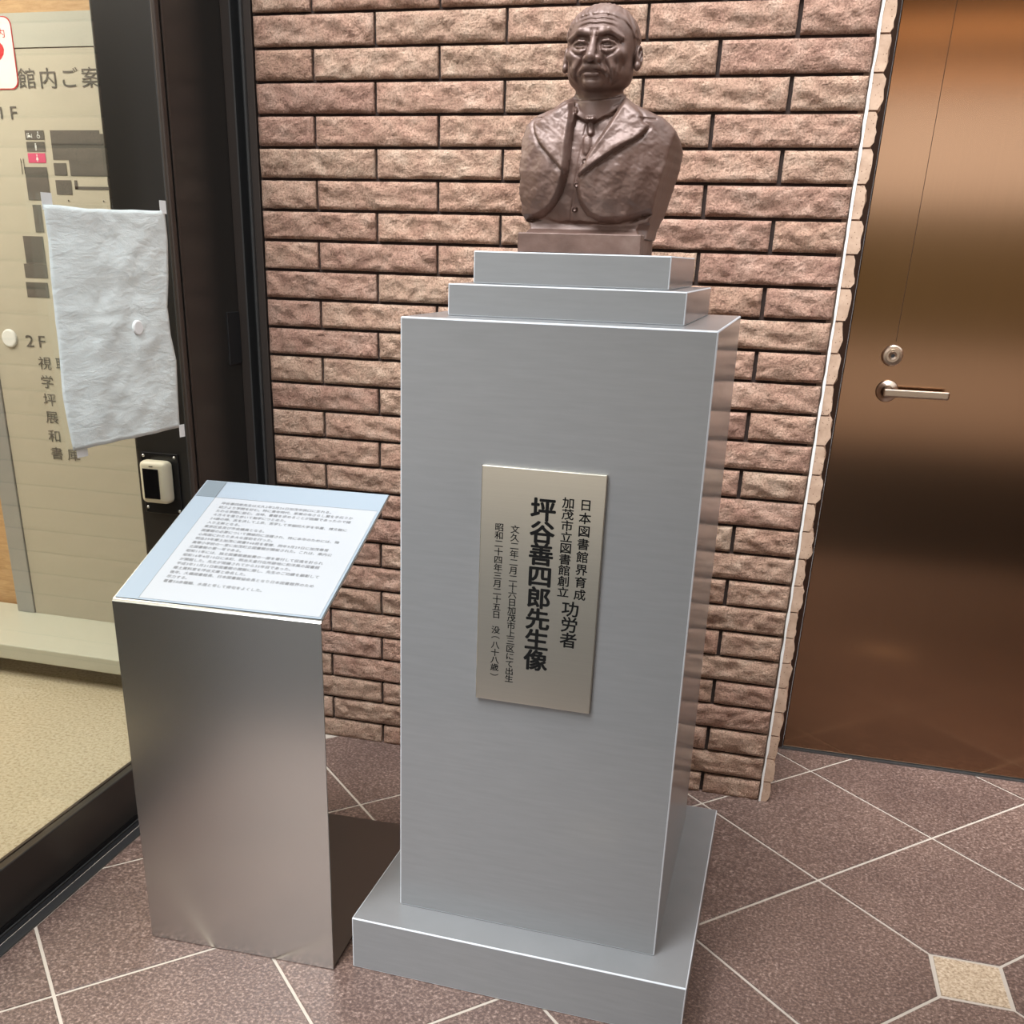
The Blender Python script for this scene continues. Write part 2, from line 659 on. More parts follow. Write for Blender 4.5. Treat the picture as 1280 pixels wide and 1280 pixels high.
for r in range(-15, 27):
    zb, h = zrow(r + 1), S - 0.0035
    if r == 26:
        zb, h = 0.0, zrow(26) - 0.0035
    o = bpy.data.objects.new('corner_brick', side_tile(r + 40, h))
    COL.objects.link(o)
    o.parent = side_core
    o.location = (0, 0, zb)
# joint backing just behind the cut ends
box('joint_backing', 0.006, 0.024, -0.006, 0.30, 0, zrow(-15), M_side_mortar, side_core)

# wavy white grout line on the corner
V, F = [], []
N = 260
ztop = zrow(-15)
for i in range(N + 1):
    z = ztop * i / N
    wv = noise.fractal(Vector((z * 22, 3.3, 0)), 1.0, 2.0, 4) * 0.0014
    wd = 0.0028 + 0.0013 * noise.noise(Vector((z * 35, 9.3, 0)))
    c = 0.0045 + wv
    V += [(c - wd, -0.004, z), (c - wd * 0.9, -0.0145, z), (c + wd * 0.9, -0.0145, z), (c + wd, -0.004, z)]
for i in range(N):
    a = i * 4
    for k in range(3):
        F.append((a + k, a + k + 1, a + k + 5, a + k + 4))
mk('corner_grout', V, F, M_grout_white, side_core)

# ------------------------------------------------------------------ tiled floor
gA = np.array([0.28367466, -0.27901747])
gB = np.array([0.27901747, 0.28367466])
gO = np.array([0.143074, -0.352465])
floor = box('floor', -1.47, 3.0, -2.0, 0.40, -0.03, -0.0022, M_floor_grout)
structure(floor, 'floor of speckled brown tiles laid diagonally with pale grout')
DOTR = 0.0655          # half diagonal projection of the inset tile
GW = 0.0033            # half grout width


def clip_poly(pts, rect):
    x0, x1, y0, y1 = rect
    for ax, lim, sgn in ((0, x0, 1), (0, x1, -1), (1, y0, 1), (1, y1, -1)):
        out = []
        n = len(pts)
        for i in range(n):
            a, b = pts[i], pts[(i + 1) % n]
            da, db = (a[ax] - lim) * sgn, (b[ax] - lim) * sgn
            if da >= 0:
                out.append(a)
            if (da >= 0) != (db >= 0):
                t = da / (da - db)
                out.append((a[0] + (b[0] - a[0]) * t, a[1] + (b[1] - a[1]) * t))
        pts = out
        if len(pts) < 3:
            return []
    return pts


def has_dot(a, b):
    return (a - 1) % 3 == 0 and b % 3 == 0


def tile_prism(name, pts, material, z1=0.0):
    # bevelled slab: bottom ring, top ring a little inside
    cx = sum(p[0] for p in pts) / len(pts)
    cy = sum(p[1] for p in pts) / len(pts)
    V = [(x - cx, y - cy, -0.006) for x, y in pts] + [(x - cx, y - cy, z1 - 0.001) for x, y in pts] + \
        [((x - cx) * 0.994, (y - cy) * 0.994, z1) for x, y in pts]
    n = len(pts)
    F = [tuple(range(2 * n, 3 * n))]
    for k in range(2):
        for i in range(n):
            j = (i + 1) % n
            F.append((k * n + i, k * n + j, k * n + n + j, k * n + n + i))
    o = mk(name, V, F, material, floor)
    o.location = (cx, cy, 0)
    return o


for a in range(-6, 9):
    for b in range(-9, 9):
        cs = [(a, b), (a + 1, b), (a + 1, b + 1), (a, b + 1)]
        pts = []
        gw = GW / 0.398
        for k, (ca, cb) in enumerate(cs):
            prv, nxt = cs[k - 1], cs[(k + 1) % 4]
            sx = 1 if ca == a else -1
            sy = 1 if cb == b else -1
            base = np.array([ca + sx * gw, cb + sy * gw])
            if has_dot(ca, cb):
                q = 0.235
                e1 = np.array(prv) - np.array([ca, cb])
                e2 = np.array(nxt) - np.array([ca, cb])
                pts.append(base + e1 * q)
                pts.append(base + e2 * q)
            else:
                pts.append(base)
        P = [tuple(gO + p[0] * gA + p[1] * gB) for p in pts]
        P = clip_poly(P, (-1.425, 2.95, -2.0, 0.328))
        if len(P) >= 3:
            area_ = abs(sum(P[i][0] * P[(i + 1) % len(P)][1] - P[(i + 1) % len(P)][0] * P[i][1] for i in range(len(P)))) / 2
            cx = sum(p[0] for p in P) / len(P)
            cy = sum(p[1] for p in P) / len(P)
            if area_ < 0.0006 or (cx < 0 and cy > 0.03 and max(p[0] for p in P) < 0):
                continue
            tile_prism('tile', P, M_tile)
for a in range(-6, 9):
    for b in range(-9, 9):
        if has_dot(a, b):
            c = gO + a * gA + b * gB
            if not (-1.3 < c[0] < 2.3 and -1.7 < c[1] < 0.3):
                continue
            h = 0.0622
            P = [(c[0] - h, c[1] - h), (c[0] + h, c[1] - h), (c[0] + h, c[1] + h), (c[0] - h, c[1] + h)]
            tile_prism('inset_tile', P, M_tile_beige)

o = box('wall_right_blocker', 3.0, 3.2, -7.6, 0.40, 0.0, 2.75, M_brick)  # unseen wall added to cut low sky light from the right
structure(o, 'added brick wall out of view, blocks low sky from the right')
o = box('floor_mat', -3.2, 2.6, -5.4, -2.005, -0.0015, 0.006, M_mat)  # unseen mat, stretched left so the lectern steel reflects dark
tag(o, 'dark entrance mat on the pavement, unseen, widened to darken the lectern reflection', 'mat')
# outside, unseen, set for light and reflections: mat, pavement, hedge, porch roof edge
o = box('floor_outside', -16.0, 16.0, -20.0, -2.0, -0.03, -0.002, M_asphalt)
structure(o, 'brown pavement outside the porch')
hedge = tag(box('hedge', -16.0, 16.0, -20.8, -20.0, -0.03, 2.5, M_leaf), 'olive hedge opposite the porch, unseen, added to block low sky', 'hedge')  # unseen, added to hold back low sky and tint the door reflection
o = box('ceiling', -0.82, 3.2, -7.6, -1.60, 2.72, 2.86, M_soffit)  # unseen slab; edges placed to keep sun off the right floor
structure(o, 'brown soffit of the porch roof, unseen, edges set to shade the right side')
for yy in (-4.7, -6.5):
    lampo = thing('ceiling_lamp', 'warm tube lamp under the soffit, %s row' % ('near' if yy > -5 else 'far'), 'lamp', (1.2, yy, 2.72))
    box('tube', -1.4, 1.9, -0.02, 0.02, -0.045, -0.01, M_lamp, lampo, 0.008)
    box('housing', -1.45, 1.95, -0.045, 0.045, -0.012, -0.0005, M_white, lampo)

# ------------------------------------------------------------------ bronze steel door on the right
YD = 0.335
door = thing('door_1', 'bronze brushed steel door', 'door', (0, 0, 0))
del door['category']
door['kind'] = 'structure'
box('door_leaf', 0.061, 1.06, YD, YD + 0.04, 0.008, 2.15, M_door, door, 0.002)
o = box('door_frame', 0.002, 0.0595, YD - 0.004, YD + 0.05, 0.0, 2.19, M_door_frame, door, 0.001)
box('door_frame', 0.052, 1.115, YD - 0.012, YD + 0.05, 2.155, 2.21, M_door_frame, door, 0.001)
box('door_frame', 1.065, 1.115, YD - 0.012, YD + 0.05, 0.0, 2.155, M_door_frame, door, 0.001)
box('threshold', 0.052, 1.065, YD - 0.006, YD + 0.05, -0.002, 0.004, M_alu_light, door)
box('thin_strip', 0.1725, 0.1737, YD - 0.0006, YD + 0.001, 1.135, 2.149, M_door_frame, door)  # thin dark bronze strip on the leaf above the lock
o = box('wall_door_side', 1.115, 3.0, YD - 0.02, YD + 0.10, 0, 2.75, M_brick)
structure(o)
o = box('wall_above_door', 0.03, 1.115, YD - 0.01, YD + 0.10, 2.21, 2.75, M_brick)
structure(o)

MY = Matrix.Rotation(math.radians(90), 4, 'X')      # local z -> world -y


def onface(x, z, y):
    return Matrix.Translation((x, y, z)) @ MY


hd = thing('door_handle', 'satin lever handle with round rose on the bronze door', 'handle', (0.172, YD, 1.018))
hd.parent = None
bm = bmesh.new()
lathe(bm, [(0, 0.009), (0.014, 0.009), (0.024, 0.008), (0.0265, 0.005), (0.027, 0.0)], onface(0, 0, 0), 40)
rose = bmobj('rose', bm, M_handle, hd, True)
bm = bmesh.new()
lathe(bm, [(0.010, 0.0), (0.010, 0.040)], onface(0, 0, 0), 24)
bm_box(bm, -0.012, 0.140, -0.054, -0.040, -0.0095, 0.0095, 0.004, 3)
bmobj('lever', bm, M_handle, hd)
del hd['label'], hd['category']
lk_ = thing('lock_cylinder', 'round key cylinder above the lever handle', 'lock', (0.170, YD, 1.103))
bm = bmesh.new()
lathe(bm, [(0.0045, 0.017), (0.0095, 0.0185), (0.0100, 0.0165), (0.0150, 0.0165), (0.0155, 0.0145), (0.0215, 0.0135), (0.0245, 0.011), (0.026, 0.0)], onface(0, 0, 0), 40)
bmobj('lock_rose', bm, M_handle, lk_, False)
bm = bmesh.new()
lathe(bm, [(0, 0.0165), (0.0047, 0.0165)], onface(0, 0, 0), 24)
bmobj('keyhole', bm, M_black, lk_)
del lk_['label'], lk_['category']


def bake_into(empty, parent):
    """the pieces of a small fitting become one level under the door"""
    off = empty.location.copy()
    kids = list(empty.children)
    root = kids[0]
    for k in kids:
        k.data.transform(Matrix.Translation(off))
        k.parent = root if k is not root else parent
    bpy.data.objects.remove(empty)
    return root


r_ = bake_into(hd, door)
r_.name = 'door_handle'
r_['label'] = 'satin lever handle with round rose'
r_ = bake_into(lk_, door)
r_.name = 'door_lock'
r_['label'] = 'round key cylinder above the lever'

# ------------------------------------------------------------------ glass entrance on the left
post = structure(box('trim_1', -1.575, -1.43, -0.300, 0.0, 0.0, 2.75, M_alu, None, 0.004), 'dark anodised entrance post')
box('corner_bead', -1.4320, -1.4215, -0.300, -0.283, 0.0, 2.75, M_alu_brown, post, 0.003)
box('corner_bead', -1.4310, -1.4255, -0.268, -0.262, 0.0, 2.75, M_alu_brown, post, 0.002)
jamb = structure(box('trim_2', -1.430, -1.402, -0.012, 0.10, 0.0, 2.75, M_alu_brown, None, 0.0015), 'dark jamb beside the brick wall')
box('groove', -1.402, -1.376, 0.02, 0.10, 0.0, 2.75, M_black, jamb)
box('lip', -1.404, -1.400, -0.018, 0.02, 0.0, 2.75, M_alu_light, jamb)
box('lip', -1.377, -1.372, -0.020, 0.10, 0.0, 2.75, M_alu_light, jamb)
box('jamb_edge', -1.372, -1.353, -0.012, 0.10, 0.0, 2.75, M_alu_brown, jamb, 0.001)
sp = box('strike_plate', -1.4305, -1.4265, -0.075, -0.014, 1.030, 1.155, M_black, post, 0.001)

gd = structure(box('window_1', -1.493, -1.481, -1.9, -0.427, 0.09, 2.30, M_glass, None), 'clear glass entrance pane')
rail = structure(thing('door_2', 'dark bottom rail and track of the glass entrance', 'x'), 'dark bottom rail and track of the glass entrance')
del rail['category']
box('bottom_rail', -1.500, -1.474, -1.9, -0.427, 0.012, 0.135, M_alu, rail, 0.003)
box('rail_cap', -1.502, -1.494, -1.9, -0.427, 0.120, 0.1375, M_alu_brown, rail, 0.001)
box('track', -1.474, -1.455, -1.9, -0.302, -0.02, 0.000, M_black, rail)
box('track_lip', -1.470, -1.466, -1.9, -0.302, -0.02, 0.004, M_alu_light, rail)
box('sill_strip', -1.450, -1.427, -1.9, -0.302, -0.02, 0.0015, M_alu_light, rail)
box('rail_under', -1.510, -1.474, -1.9, -0.30, -0.02, 0.012, M_black, rail)

# lobby shell
structure(box('floor_lobby', -6.0, -1.500, -1.9, 0.50, -0.05, 0.0, M_vinyl), 'cream speckled lobby floor behind the glass')
structure(box('wall_lobby_back', -6.0, -1.60, 0.42, 0.50, 0.0, 2.3, M_wood), 'light wood wall inside the lobby')
structure(box('wall_lobby_left', -6.1, -6.0, -1.9, 0.50, 0.0, 2.3, M_lobby_wall))
structure(box('ceiling_lobby', -6.1, -1.46, -2.0, 0.50, 2.30, 2.40, M_lobby_wall))
structure(box('wall_lobby_front', -6.1, -1.46, -2.0, -1.9, 0.0, 2.30, M_alu))

# sensor box on the post's front face
sn = thing('wall_sensor', 'cream plastic sensor box with black window on the dark post', 'sensor', (-1.507, -0.3005, 0.768))
box('back_plate', -0.050, 0.050, -0.006, 0.0, -0.074, 0.074, M_sensor_plate, sn, 0.0012)
bm = bmesh.new()
for k in range(1):
    bm_box(bm, -0.036, 0.038, -0.044, -0.0065, -0.041, 0.060, 0.012, 4)
hs = bmobj('housing', bm, M_sensor, sn, True)
box('notch', -0.006, 0.004, -0.0448, -0.0435, 0.0475, 0.050, M_ink_mid, hs)
box('window', -0.024, 0.018, -0.0458, -0.0430, -0.029, 0.043, M_sensor_w, sn, 0.0008)
for sx, sz in ((-0.043, 0.066), (0.041, 0.066), (-0.043, -0.060), (0.043, -0.064)):
    bm = bmesh.new()
    lathe(bm, [(0, 0.0025), (0.002, 0.0023), (0.0034, 0.0012), (0.0036, 0)], onface(sx, sz, -0.006), 14)
    bmobj('screw', bm, M_screw, sn)

# ------------------------------------------------------------------ guide board inside
YB = 0.343
bd = thing('guide_board', 'ivory library guide board with floor plan behind the glass', 'sign', (-2.2, YB, 0))


def bx(name, x0, x1, y0, y1, z0, z1, m, bev=0.0, par=None):
    return box(name, x0 + 2.2, x1 + 2.2, y0 - YB, y1 - YB, z0, z1, m, par or bd, bev)


panel = bx('panel', -2.478, -1.64, YB, YB + 0.02, 0.112, 1.797, M_board)
bx('header', -2.478, -1.64, YB - 0.001, YB + 0.02, 1.800, 1.882, M_board_head)
bx('side_post', -2.548, -2.480, YB - 0.006, YB + 0.03, 0.112, 1.882, M_board_post, 0.003)
bx('shelf', -3.3, -1.64, 0.05, YB + 0.06, 0.062, 0.112, M_ledge, 0.004)
bx('shelf_leg', -3.2, -1.7, 0.20, YB + 0.06, 0.0, 0.062, M_ledge)


def flat(name, pts, m, par=panel, lift=0.0015):
    """flat print: polygon in x,z on the board"""
    V = [(x + 2.2, -lift, z) for x, z in pts]
    return mk(name, V, [tuple(range(len(V)))[::-1]], m, par)


def R4(x0, x1, z0, z1):
    return [(x0, z0), (x1, z0), (x1, z1), (x0, z1)]


def bar(V, F, rects, lift):
    for x0, x1, z0, z1 in rects:
        b = len(V)
        V += [(x0 + 2.2, -lift, z0), (x1 + 2.2, -lift, z0), (x1 + 2.2, -lift, z1), (x0 + 2.2, -lift, z1)]
        F.append((b, b + 1, b + 2, b + 3))


V, F = [], []
bar(V, F, [(-2.265, -2.202, 1.573, 1.597), (-2.265, -2.203, 1.543, 1.568),
           (-2.182, -2.140, 1.482, 1.514), (-2.183, -2.130, 1.432, 1.470),
           (-2.282, -2.206, 1.416, 1.503), (-2.272, -2.243, 1.330, 1.404),
           (-2.320, -2.250, 1.243, 1.319), (-2.330, -2.250, 1.203, 1.2425), (-2.332, -2.254, 1.148, 1.191),
           (-2.120, -2.110, 1.447, 1.470), (-2.120, -2.004, 1.446, 1.454),
           (-2.010, -2.003, 1.458, 1.475)], 0.0012)
b = len(V)
pl = [(-2.181, 1.522), (-2.130, 1.522), (-2.129, 1.481), (-2.004, 1.481), (-2.004, 1.588), (-2.020, 1.588), (-2.020, 1.597), (-2.181, 1.597)]
V += [(x + 2.2, -0.0012, z) for x, z in pl]
F.append(tuple(range(b, b + len(pl))))
mk('floor_plan', V, F, M_ink_mid, panel)
V, F = [], []
for rc in ((-2.181, -2.004, 1.560, 1.5635), (-2.292, -2.290, 1.485, 1.525), (-2.283, -2.281, 1.485, 1.525)):
    V, F = [], []
    bar(V, F, [rc], 0.0016)
    mk('plan_line', V, F, M_ink, panel)
V, F = [], []
bar(V, F, [(-2.265, -2.206, 1.514, 1.539)], 0.0012)
mk('restroom_mark', V, F, M_pink, panel)
# little figures: man, woman, wheelchair, nursing bed
def disc2(V, F, cx, cz, r, lift, n=12):
    b = len(V)
    V += [(cx + 2.2 + r * math.cos(2 * math.pi * i / n), -lift, cz + r * math.sin(2 * math.pi * i / n)) for i in range(n)]
    F.append(tuple(range(b, b + n)))


V, F = [], []
disc2(V, F, -2.234, 1.5625, 0.0022, 0.0018)
bar(V, F, [(-2.2368, -2.2312, 1.5525, 1.5598), (-2.236, -2.2345, 1.5455, 1.5525), (-2.2335, -2.232, 1.5455, 1.5525)], 0.0018)
disc2(V, F, -2.234, 1.5337, 0.0022, 0.0018)
b = len(V)
V += [(x + 2.2, -0.0018, z) for x, z in ((-2.2345, 1.5312), (-2.2385, 1.5218), (-2.2295, 1.5218), (-2.2335, 1.5312))]
F.append(tuple(range(b, b + 4)))
bar(V, F, [(-2.236, -2.2348, 1.5170, 1.5218), (-2.2332, -2.232, 1.5170, 1.5218)], 0.0018)
disc2(V, F, -2.2215, 1.5925, 0.0017, 0.0018)
bar(V, F, [(-2.2222, -2.2205, 1.5835, 1.5908), (-2.2222, -2.2160, 1.5830, 1.5845), (-2.2175, -2.2160, 1.5780, 1.5835)], 0.0018)
for k in range(9):      # wheel arc
    a0, a1 = math.radians(100 + k * 28), math.radians(100 + (k + 1) * 28)
    b = len(V)
    for aa, rr_ in ((a0, 0.0055), (a1, 0.0055), (a1, 0.0043), (a0, 0.0043)):
        V.append((-2.2205 + 2.2 + rr_ * math.cos(aa), -0.0018, 1.5822 + rr_ * math.sin(aa)))
    F.append((b, b + 1, b + 2, b + 3))
bar(V, F, [(-2.2590, -2.2575, 1.577, 1.590), (-2.2590, -2.2420, 1.5795, 1.5812), (-2.2435, -2.2420, 1.577, 1.588), (-2.2560, -2.2470, 1.5812, 1.5850)], 0.0018)
disc2(V, F, -2.2535, 1.5885, 0.0019, 0.0018)
mk('pictograms', V, F, M_white, panel)
for cx in (-2.146, -2.029):
    V, F = [], []
    disc2(V, F, cx, 1.4165, 0.0026, 0.0018)
    mk('plan_dot', V, F, M_ink, panel)

MB = Matrix.Translation((2.2, -0.0018, 0)) @ MY
ch = []
for i, c in enumerate('館内ご案内'):
    ch.append((c, -2.2345 + i * 0.0685, 1.7255, 0.062, 0.054))
put_chars(ch, MB, 'heading_lettering', M_ink_mid, panel, 0.004)
ch = [('1', -2.335, 1.6428 - 0.000, 0.058, 0.044), ('F', -2.293, 1.6428, 0.058, 0.048),
      ('2', -2.347, 1.0215, 0.066, 0.050), ('F', -2.302, 1.0215, 0.064, 0.050)]
ch = [(a, x, z, w, h) for a, x, z, w, h in ch]
for c in ch:
    put_chars([c], MB, 'floor_lettering', M_ink_mid, panel, 0.002)
ch = []
for c, z in zip(['視聴', '学', '坪', '展', '和', '書庫'], [0.956, 0.900, 0.845, 0.791, 0.732, 0.677]):
    for k, cc in enumerate(c):
        ch.append((cc, -2.303 + k * 0.063, z, 0.049, 0.042))
put_chars(ch, MB, 'room_lettering', M_ink_mid, panel, 0.003)
V, F = [], []

# red-rimmed sticker with a heart
st = thing('heart_sticker', 'white square sticker with red rim and red heart on the guide board', 'sticker', (-2.385, YB - 0.002, 1.787))


def rrect(hw, hh, r, n=6):
    P = []
    for cx, cz, a0 in ((hw - r, hh - r, 0), (-hw + r, hh - r, 90), (-hw + r, -hh + r, 180), (hw - r, -hh + r, 270)):
        for k in range(n + 1):
            a = math.radians(a0 + 90 * k / n)
            P.append((cx + r * math.cos(a), cz + r * math.sin(a)))
    return P


for nm, hw, m_, lift, par in (('rim', 0.122, M_red, 0.0006, st), ('sheet', 0.1195, M_white, 0.0014, st)):
    bm = bmesh.new()
    k_ = 0.088 / 0.122
    poly_prism(bm, [(x, z) for x, z in rrect(hw, hw * 0 + 0.088 - (0.122 - hw), 0.022)], Matrix.Translation((0, 0, 0)) @ MY, lift)
    bmobj(nm, bm, m_, par)
HP = []
for k in range(40):
    t = 2 * math.pi * k / 40
    HP.append((16 * math.sin(t) ** 3 * 0.0056, (13 * math.cos(t) - 5 * math.cos(2 * t) - 2 * math.cos(3 * t) - math.cos(4 * t)) * 0.0036 - 0.006))
bm = bmesh.new()
poly_prism(bm, HP, MY, 0.0019)
bmobj('heart', bm, M_red, st)
put_chars([('内', 0.086, 0.048, 0.030, 0.024)], Matrix.Translation((0, -0.0021, 0)) @ MY, 'sticker_lettering', M_red, st, 0.0)
dm = bmesh.new()
lathe(dm, [(0, 0.008), (0.022, 0.008), (0.0255, 0.0065), (0.027, 0.003), (0.027, 0)], onface(0, 0, 0), 36)
o = bmobj('round_magnet', dm, M_white, None, False)
o.location = (-2.418, YB - 0.0005, 1.025)
tag(o, 'white round magnet on the guide board beside the 2F heading', 'magnet')

# ------------------------------------------------------------------ paper taped over glass edge and post
pp = thing('paper_sheet', 'crumpled thin white paper taped across the glass and dark post', 'paper', (-1.45, -0.49, 1.13))
rowsR = [(0.0, 0.0), (0.13, 0.004), (0.30, -0.004), (0.42, -0.016), (0.55, -0.012), (0.68, 0.004), (0.82, 0.000), (1.0, -0.003)]
rowsL = [(0.0, 0.0), (0.13, 0.003), (0.28, -0.003), (0.42, -0.005), (0.58, -0.006), (0.76, -0.012), (0.9, -0.006), (1.0, 0.0)]


def interp(tab, t):
    return float(np.interp(t, [a for a, _ in tab], [b for _, b in tab]))


TL = Vector((-1.478, -0.660, 1.366))
TR = Vector((-1.4265, -0.326, 1.372))
BL = Vector((-1.478, -0.664, 0.908))
BR = Vector((-1.4265, -0.338, 0.914))
nu, nv_ = 44, 56
V, F = [], []
for j in range(nv_ + 1):
    t = j / nv_
    for i in range(nu + 1):
        u = i / nu
        p = (TL * (1 - u) + TR * u) * (1 - t) + (BL * (1 - u) + BR * u) * t
        p = p + Vector((0, interp(rowsL, t) * (1 - u) + interp(rowsR, t) * u, 0))
        env = math.sin(math.pi * u) ** 0.5 * 1.0
        nn = noise.fractal(Vector((u * 4.5, t * 7.5, 1.3)), 1.0, 2.0, 5)
        fold = -0.0015 * math.exp(-((t - 0.455 + 0.02 * u) / 0.009) ** 2)
        p.x += 0.004 + env * 0.006 + nn * 0.0045 * env + fold
        p.z += -0.003 * math.sin(math.pi * u) * (1 - t) + 0.002 * noise.noise(Vector((u * 5, 0, t)))
        V.append(p - Vector((-1.45, -0.49, 1.13)))
W1 = nu + 1
for j in range(nv_):
    for i in range(nu):
        a = j * W1 + i
        F.append((a, a + W1, a + W1 + 1, a + 1))
sh = mk('sheet', V, F, M_paper, pp, True)
sm = sh.modifiers.new('s', 'SOLIDIFY')
sm.thickness = 0.0004
sm.offset = 0


def tape(c, w, h, name='tape'):
    V = []
    nrm = Vector((0.334, -0.0515, 0)).normalized()
    al = Vector((0.0515, 0.334, 0)).normalized()
    P = Vector(c) - Vector((-1.45, -0.49, 1.13))
    for s in (0.0, 0.0006):
        for a, b in ((-1, -1), (1, -1), (1, 1), (-1, 1)):
            V.append(P + al * a * w / 2 + Vector((0, 0, b * h / 2)) + nrm * s)
    mk(name, V, [(0, 1, 2, 3), (7, 6, 5, 4), (0, 4, 5, 1), (1, 5, 6, 2), (2, 6, 7, 3), (3, 7, 4, 0)], M_tape, pp)


tape((-1.4735, -0.648, 1.372), 0.026, 0.030)
tape((-1.4215, -0.333, 1.378), 0.020, 0.026)
tape((-1.4725, -0.638, 0.903), 0.030, 0.024)
tape((-1.4215, -0.334, 0.905), 0.018, 0.028)
dm = bmesh.new()
MX = Matrix.Rotation(math.radians(90), 4, 'Y')      # local z -> world +x
lathe(dm, [(0, 0.007), (0.0125, 0.007), (0.0150, 0.0055), (0.0155, 0.002), (0.0155, 0)], MX, 32)
o = bmobj('round_magnet', dm, M_white, None, False)
o.location = (-1.4375, -0.452, 1.138)
o.rotation_euler = (0, 0, math.radians(-8))
tag(o, 'white round magnet holding the crumpled paper', 'magnet')

# ------------------------------------------------------------------ grey pedestal
PX, PY, YAW = -0.6813, -0.8881, -0.020
ped = thing('pedestal', 'tall grey painted stepped pedestal with steel name plaque', 'pedestal', (PX, PY, 0), YAW)
BW, BD = 0.495, 0.519


def frustum(name, b, t, z0, z1, m, bev=0.0025, par=ped):
    """b, t: (x0,x1,y0,y1) bottom and top"""
    bm = bmesh.new()
    vs = [bm.verts.new(p) for p in ((b[0], b[2], z0), (b[1], b[2], z0), (b[1], b[3], z0), (b[0], b[3], z0),
                                    (t[0], t[2], z1), (t[1], t[2], z1), (t[1], t[3], z1), (t[0], t[3], z1))]
    for f in ((3, 2, 1, 0), (4, 5, 6, 7), (0, 1, 5, 4), (1, 2, 6, 5), (2, 3, 7, 6), (3, 0, 4, 7)):
        bm.faces.new([vs[i] for i in f])
    if bev:
        bmesh.ops.bevel(bm, geom=list(bm.edges), offset=bev, segments=3, affect='EDGES', profile=0.5)
        bm.normal_update()
        # the narrow rounded arrises get lighter paint as edge highlights
        for f in bm.faces:
            f.material_index = 1 if f.calc_area() < 0.004 else 0
    o = bmobj(name, bm, m, par)
    if bev:
        o.data.materials.append(M_grey_edge)
    return o


frustum('plinth', (-0.0735, BW + 0.0735, -0.0735, BD + 0.0735), (-0.0735, BW + 0.0735, -0.0735, BD + 0.0735), 0.0, 0.1152, M_grey)
frustum('column', (-0.002, BW + 0.006, 0, BD), (0.003, BW - 0.005, 0, BD), 0.1153, 1.2094, M_grey)
frustum('lower_step', (0.0526, 0.4312, 0.084, 0.4905), (0.0526, 0.4312, 0.084, 0.4905), 1.2095, 1.2577, M_grey, 0.0018)
frustum('upper_step', (0.0755, 0.3955, 0.1448, 0.498), (0.0755, 0.3955, 0.1448, 0.498), 1.2578, 1.3068, M_grey, 0.0018)

# name plaque, part of the pedestal
Minv = (Matrix.Translation((PX, PY, 0)) @ Matrix.Rotation(YAW, 4, 'Z')).inverted()


def to_ped(x, z):
    """world x on the column front -> pedestal-local"""
    y = PY + math.tan(YAW) * (x - PX)
    p = Minv @ Vector((x, y, z))
    return p.x, p.z


x0, _ = to_ped(-0.5370, 0)
x1, _ = to_ped(-0.3345, 0)
plq = box('plaque', x0, x1, -0.0075, 0.0003, 0.587, 0.9925, M_plaque, ped, 0.0012)
MP = Matrix.Translation((0, -0.0079, 0)) @ MY
ch = []


def vcol(text, x, ztop, zbot, w, h, rot=''):
    n = len(text)
    lx, _ = to_ped(x, 0)
    st_ = (ztop - zbot - h * 0.92) / (n - 1)
    for k, c in enumerate(text):
        ch.append((c, lx, ztop - h * 0.46 - k * st_, w, h, c in rot))


vcol('日本図書館界育成', -0.3650, 0.9525, 0.7870, 0.0205, 0.0196)
vcol('加茂市立図書館創立', -0.3930, 0.9530, 0.7890, 0.0205, 0.0186)
vcol('功労者', -0.3790, 0.7830, 0.7020, 0.0300, 0.0285)
put_chars(ch, MP, 'title_lettering', M_black_ink, plq, 0.018, 3)
ch = []
vcol('坪谷善四郎先生像', -0.4330, 0.9480, 0.6540, 0.0425, 0.0390)
put_chars(ch, MP, 'name_lettering', M_black_ink, plq, 0.030, 3)
ch = []
vcol('文久二年二月二十六日加茂市上三区にて出生', -0.4780, 0.9000, 0.6250, 0.0155, 0.0142)
vcol('昭和二十四年三月二十五日　没（八十八歳）', -0.5045, 0.9010, 0.6290, 0.0155, 0.0142, '（）')
put_chars(ch, MP, 'date_lettering', M_black_ink, plq, 0.012, 3)

# ------------------------------------------------------------------ steel lectern with printed sheet
LX, LY, LYAW = -1.181, -0.9965, 0.036
lec = thing('lectern', 'folded brushed steel stand with printed sheet on its sloping top', 'stand', (LX, LY, 0), LYAW)
LW = 0.393
TH = 0.003
ZF = 0.7245
SLOPE = math.radians(20.6)
LT = 0.394


def yz_plate(name, x0, x1, path, th, m, par):
    """plate with a side profile: path of (y,z), thickened towards its right-hand side"""
    n = len(path)
    V = []
    nr = []
    for i in range(n):
        if i == 0:
            d = Vector((path[1][0] - path[0][0], path[1][1] - path[0][1]))
            k = 1
        elif i == n - 1:
            d = Vector((path[i][0] - path[i - 1][0], path[i][1] - path[i - 1][1]))
            k = 1
        else:
            d1 = Vector((path[i][0] - path[i - 1][0], path[i][1] - path[i - 1][1])).normalized()
            d2 = Vector((path[i + 1][0] - path[i][0], path[i + 1][1] - path[i][1])).normalized()
            d = d1 + d2
            k = 1 / max(0.3, math.cos(d1.angle(d2) / 2))
        d.normalize()
        nr.append((d.y * k, -d.x * k))
    for x in (x0, x1):
        for (y, z), (ny, nz) in zip(path, nr):
            V.append((x, y, z))
            V.append((x, y + ny * th, z + nz * th))
    F = []
    B = 2 * n
    for i in range(n - 1):
        a = 2 * i
        F += [(a, B + a, B + a + 2, a + 2), (a + 1, a + 3, B + a + 3, B + a + 1),
              (a, a + 2, a + 3, a + 1), (B + a, B + a + 1, B + a + 3, B + a + 2)]
    F += [(0, 1, B + 1, B), (2 * n - 2, B + 2 * n - 2, B + 2 * n - 1, 2 * n - 1)]
    return mk(name, V, F, m, par)


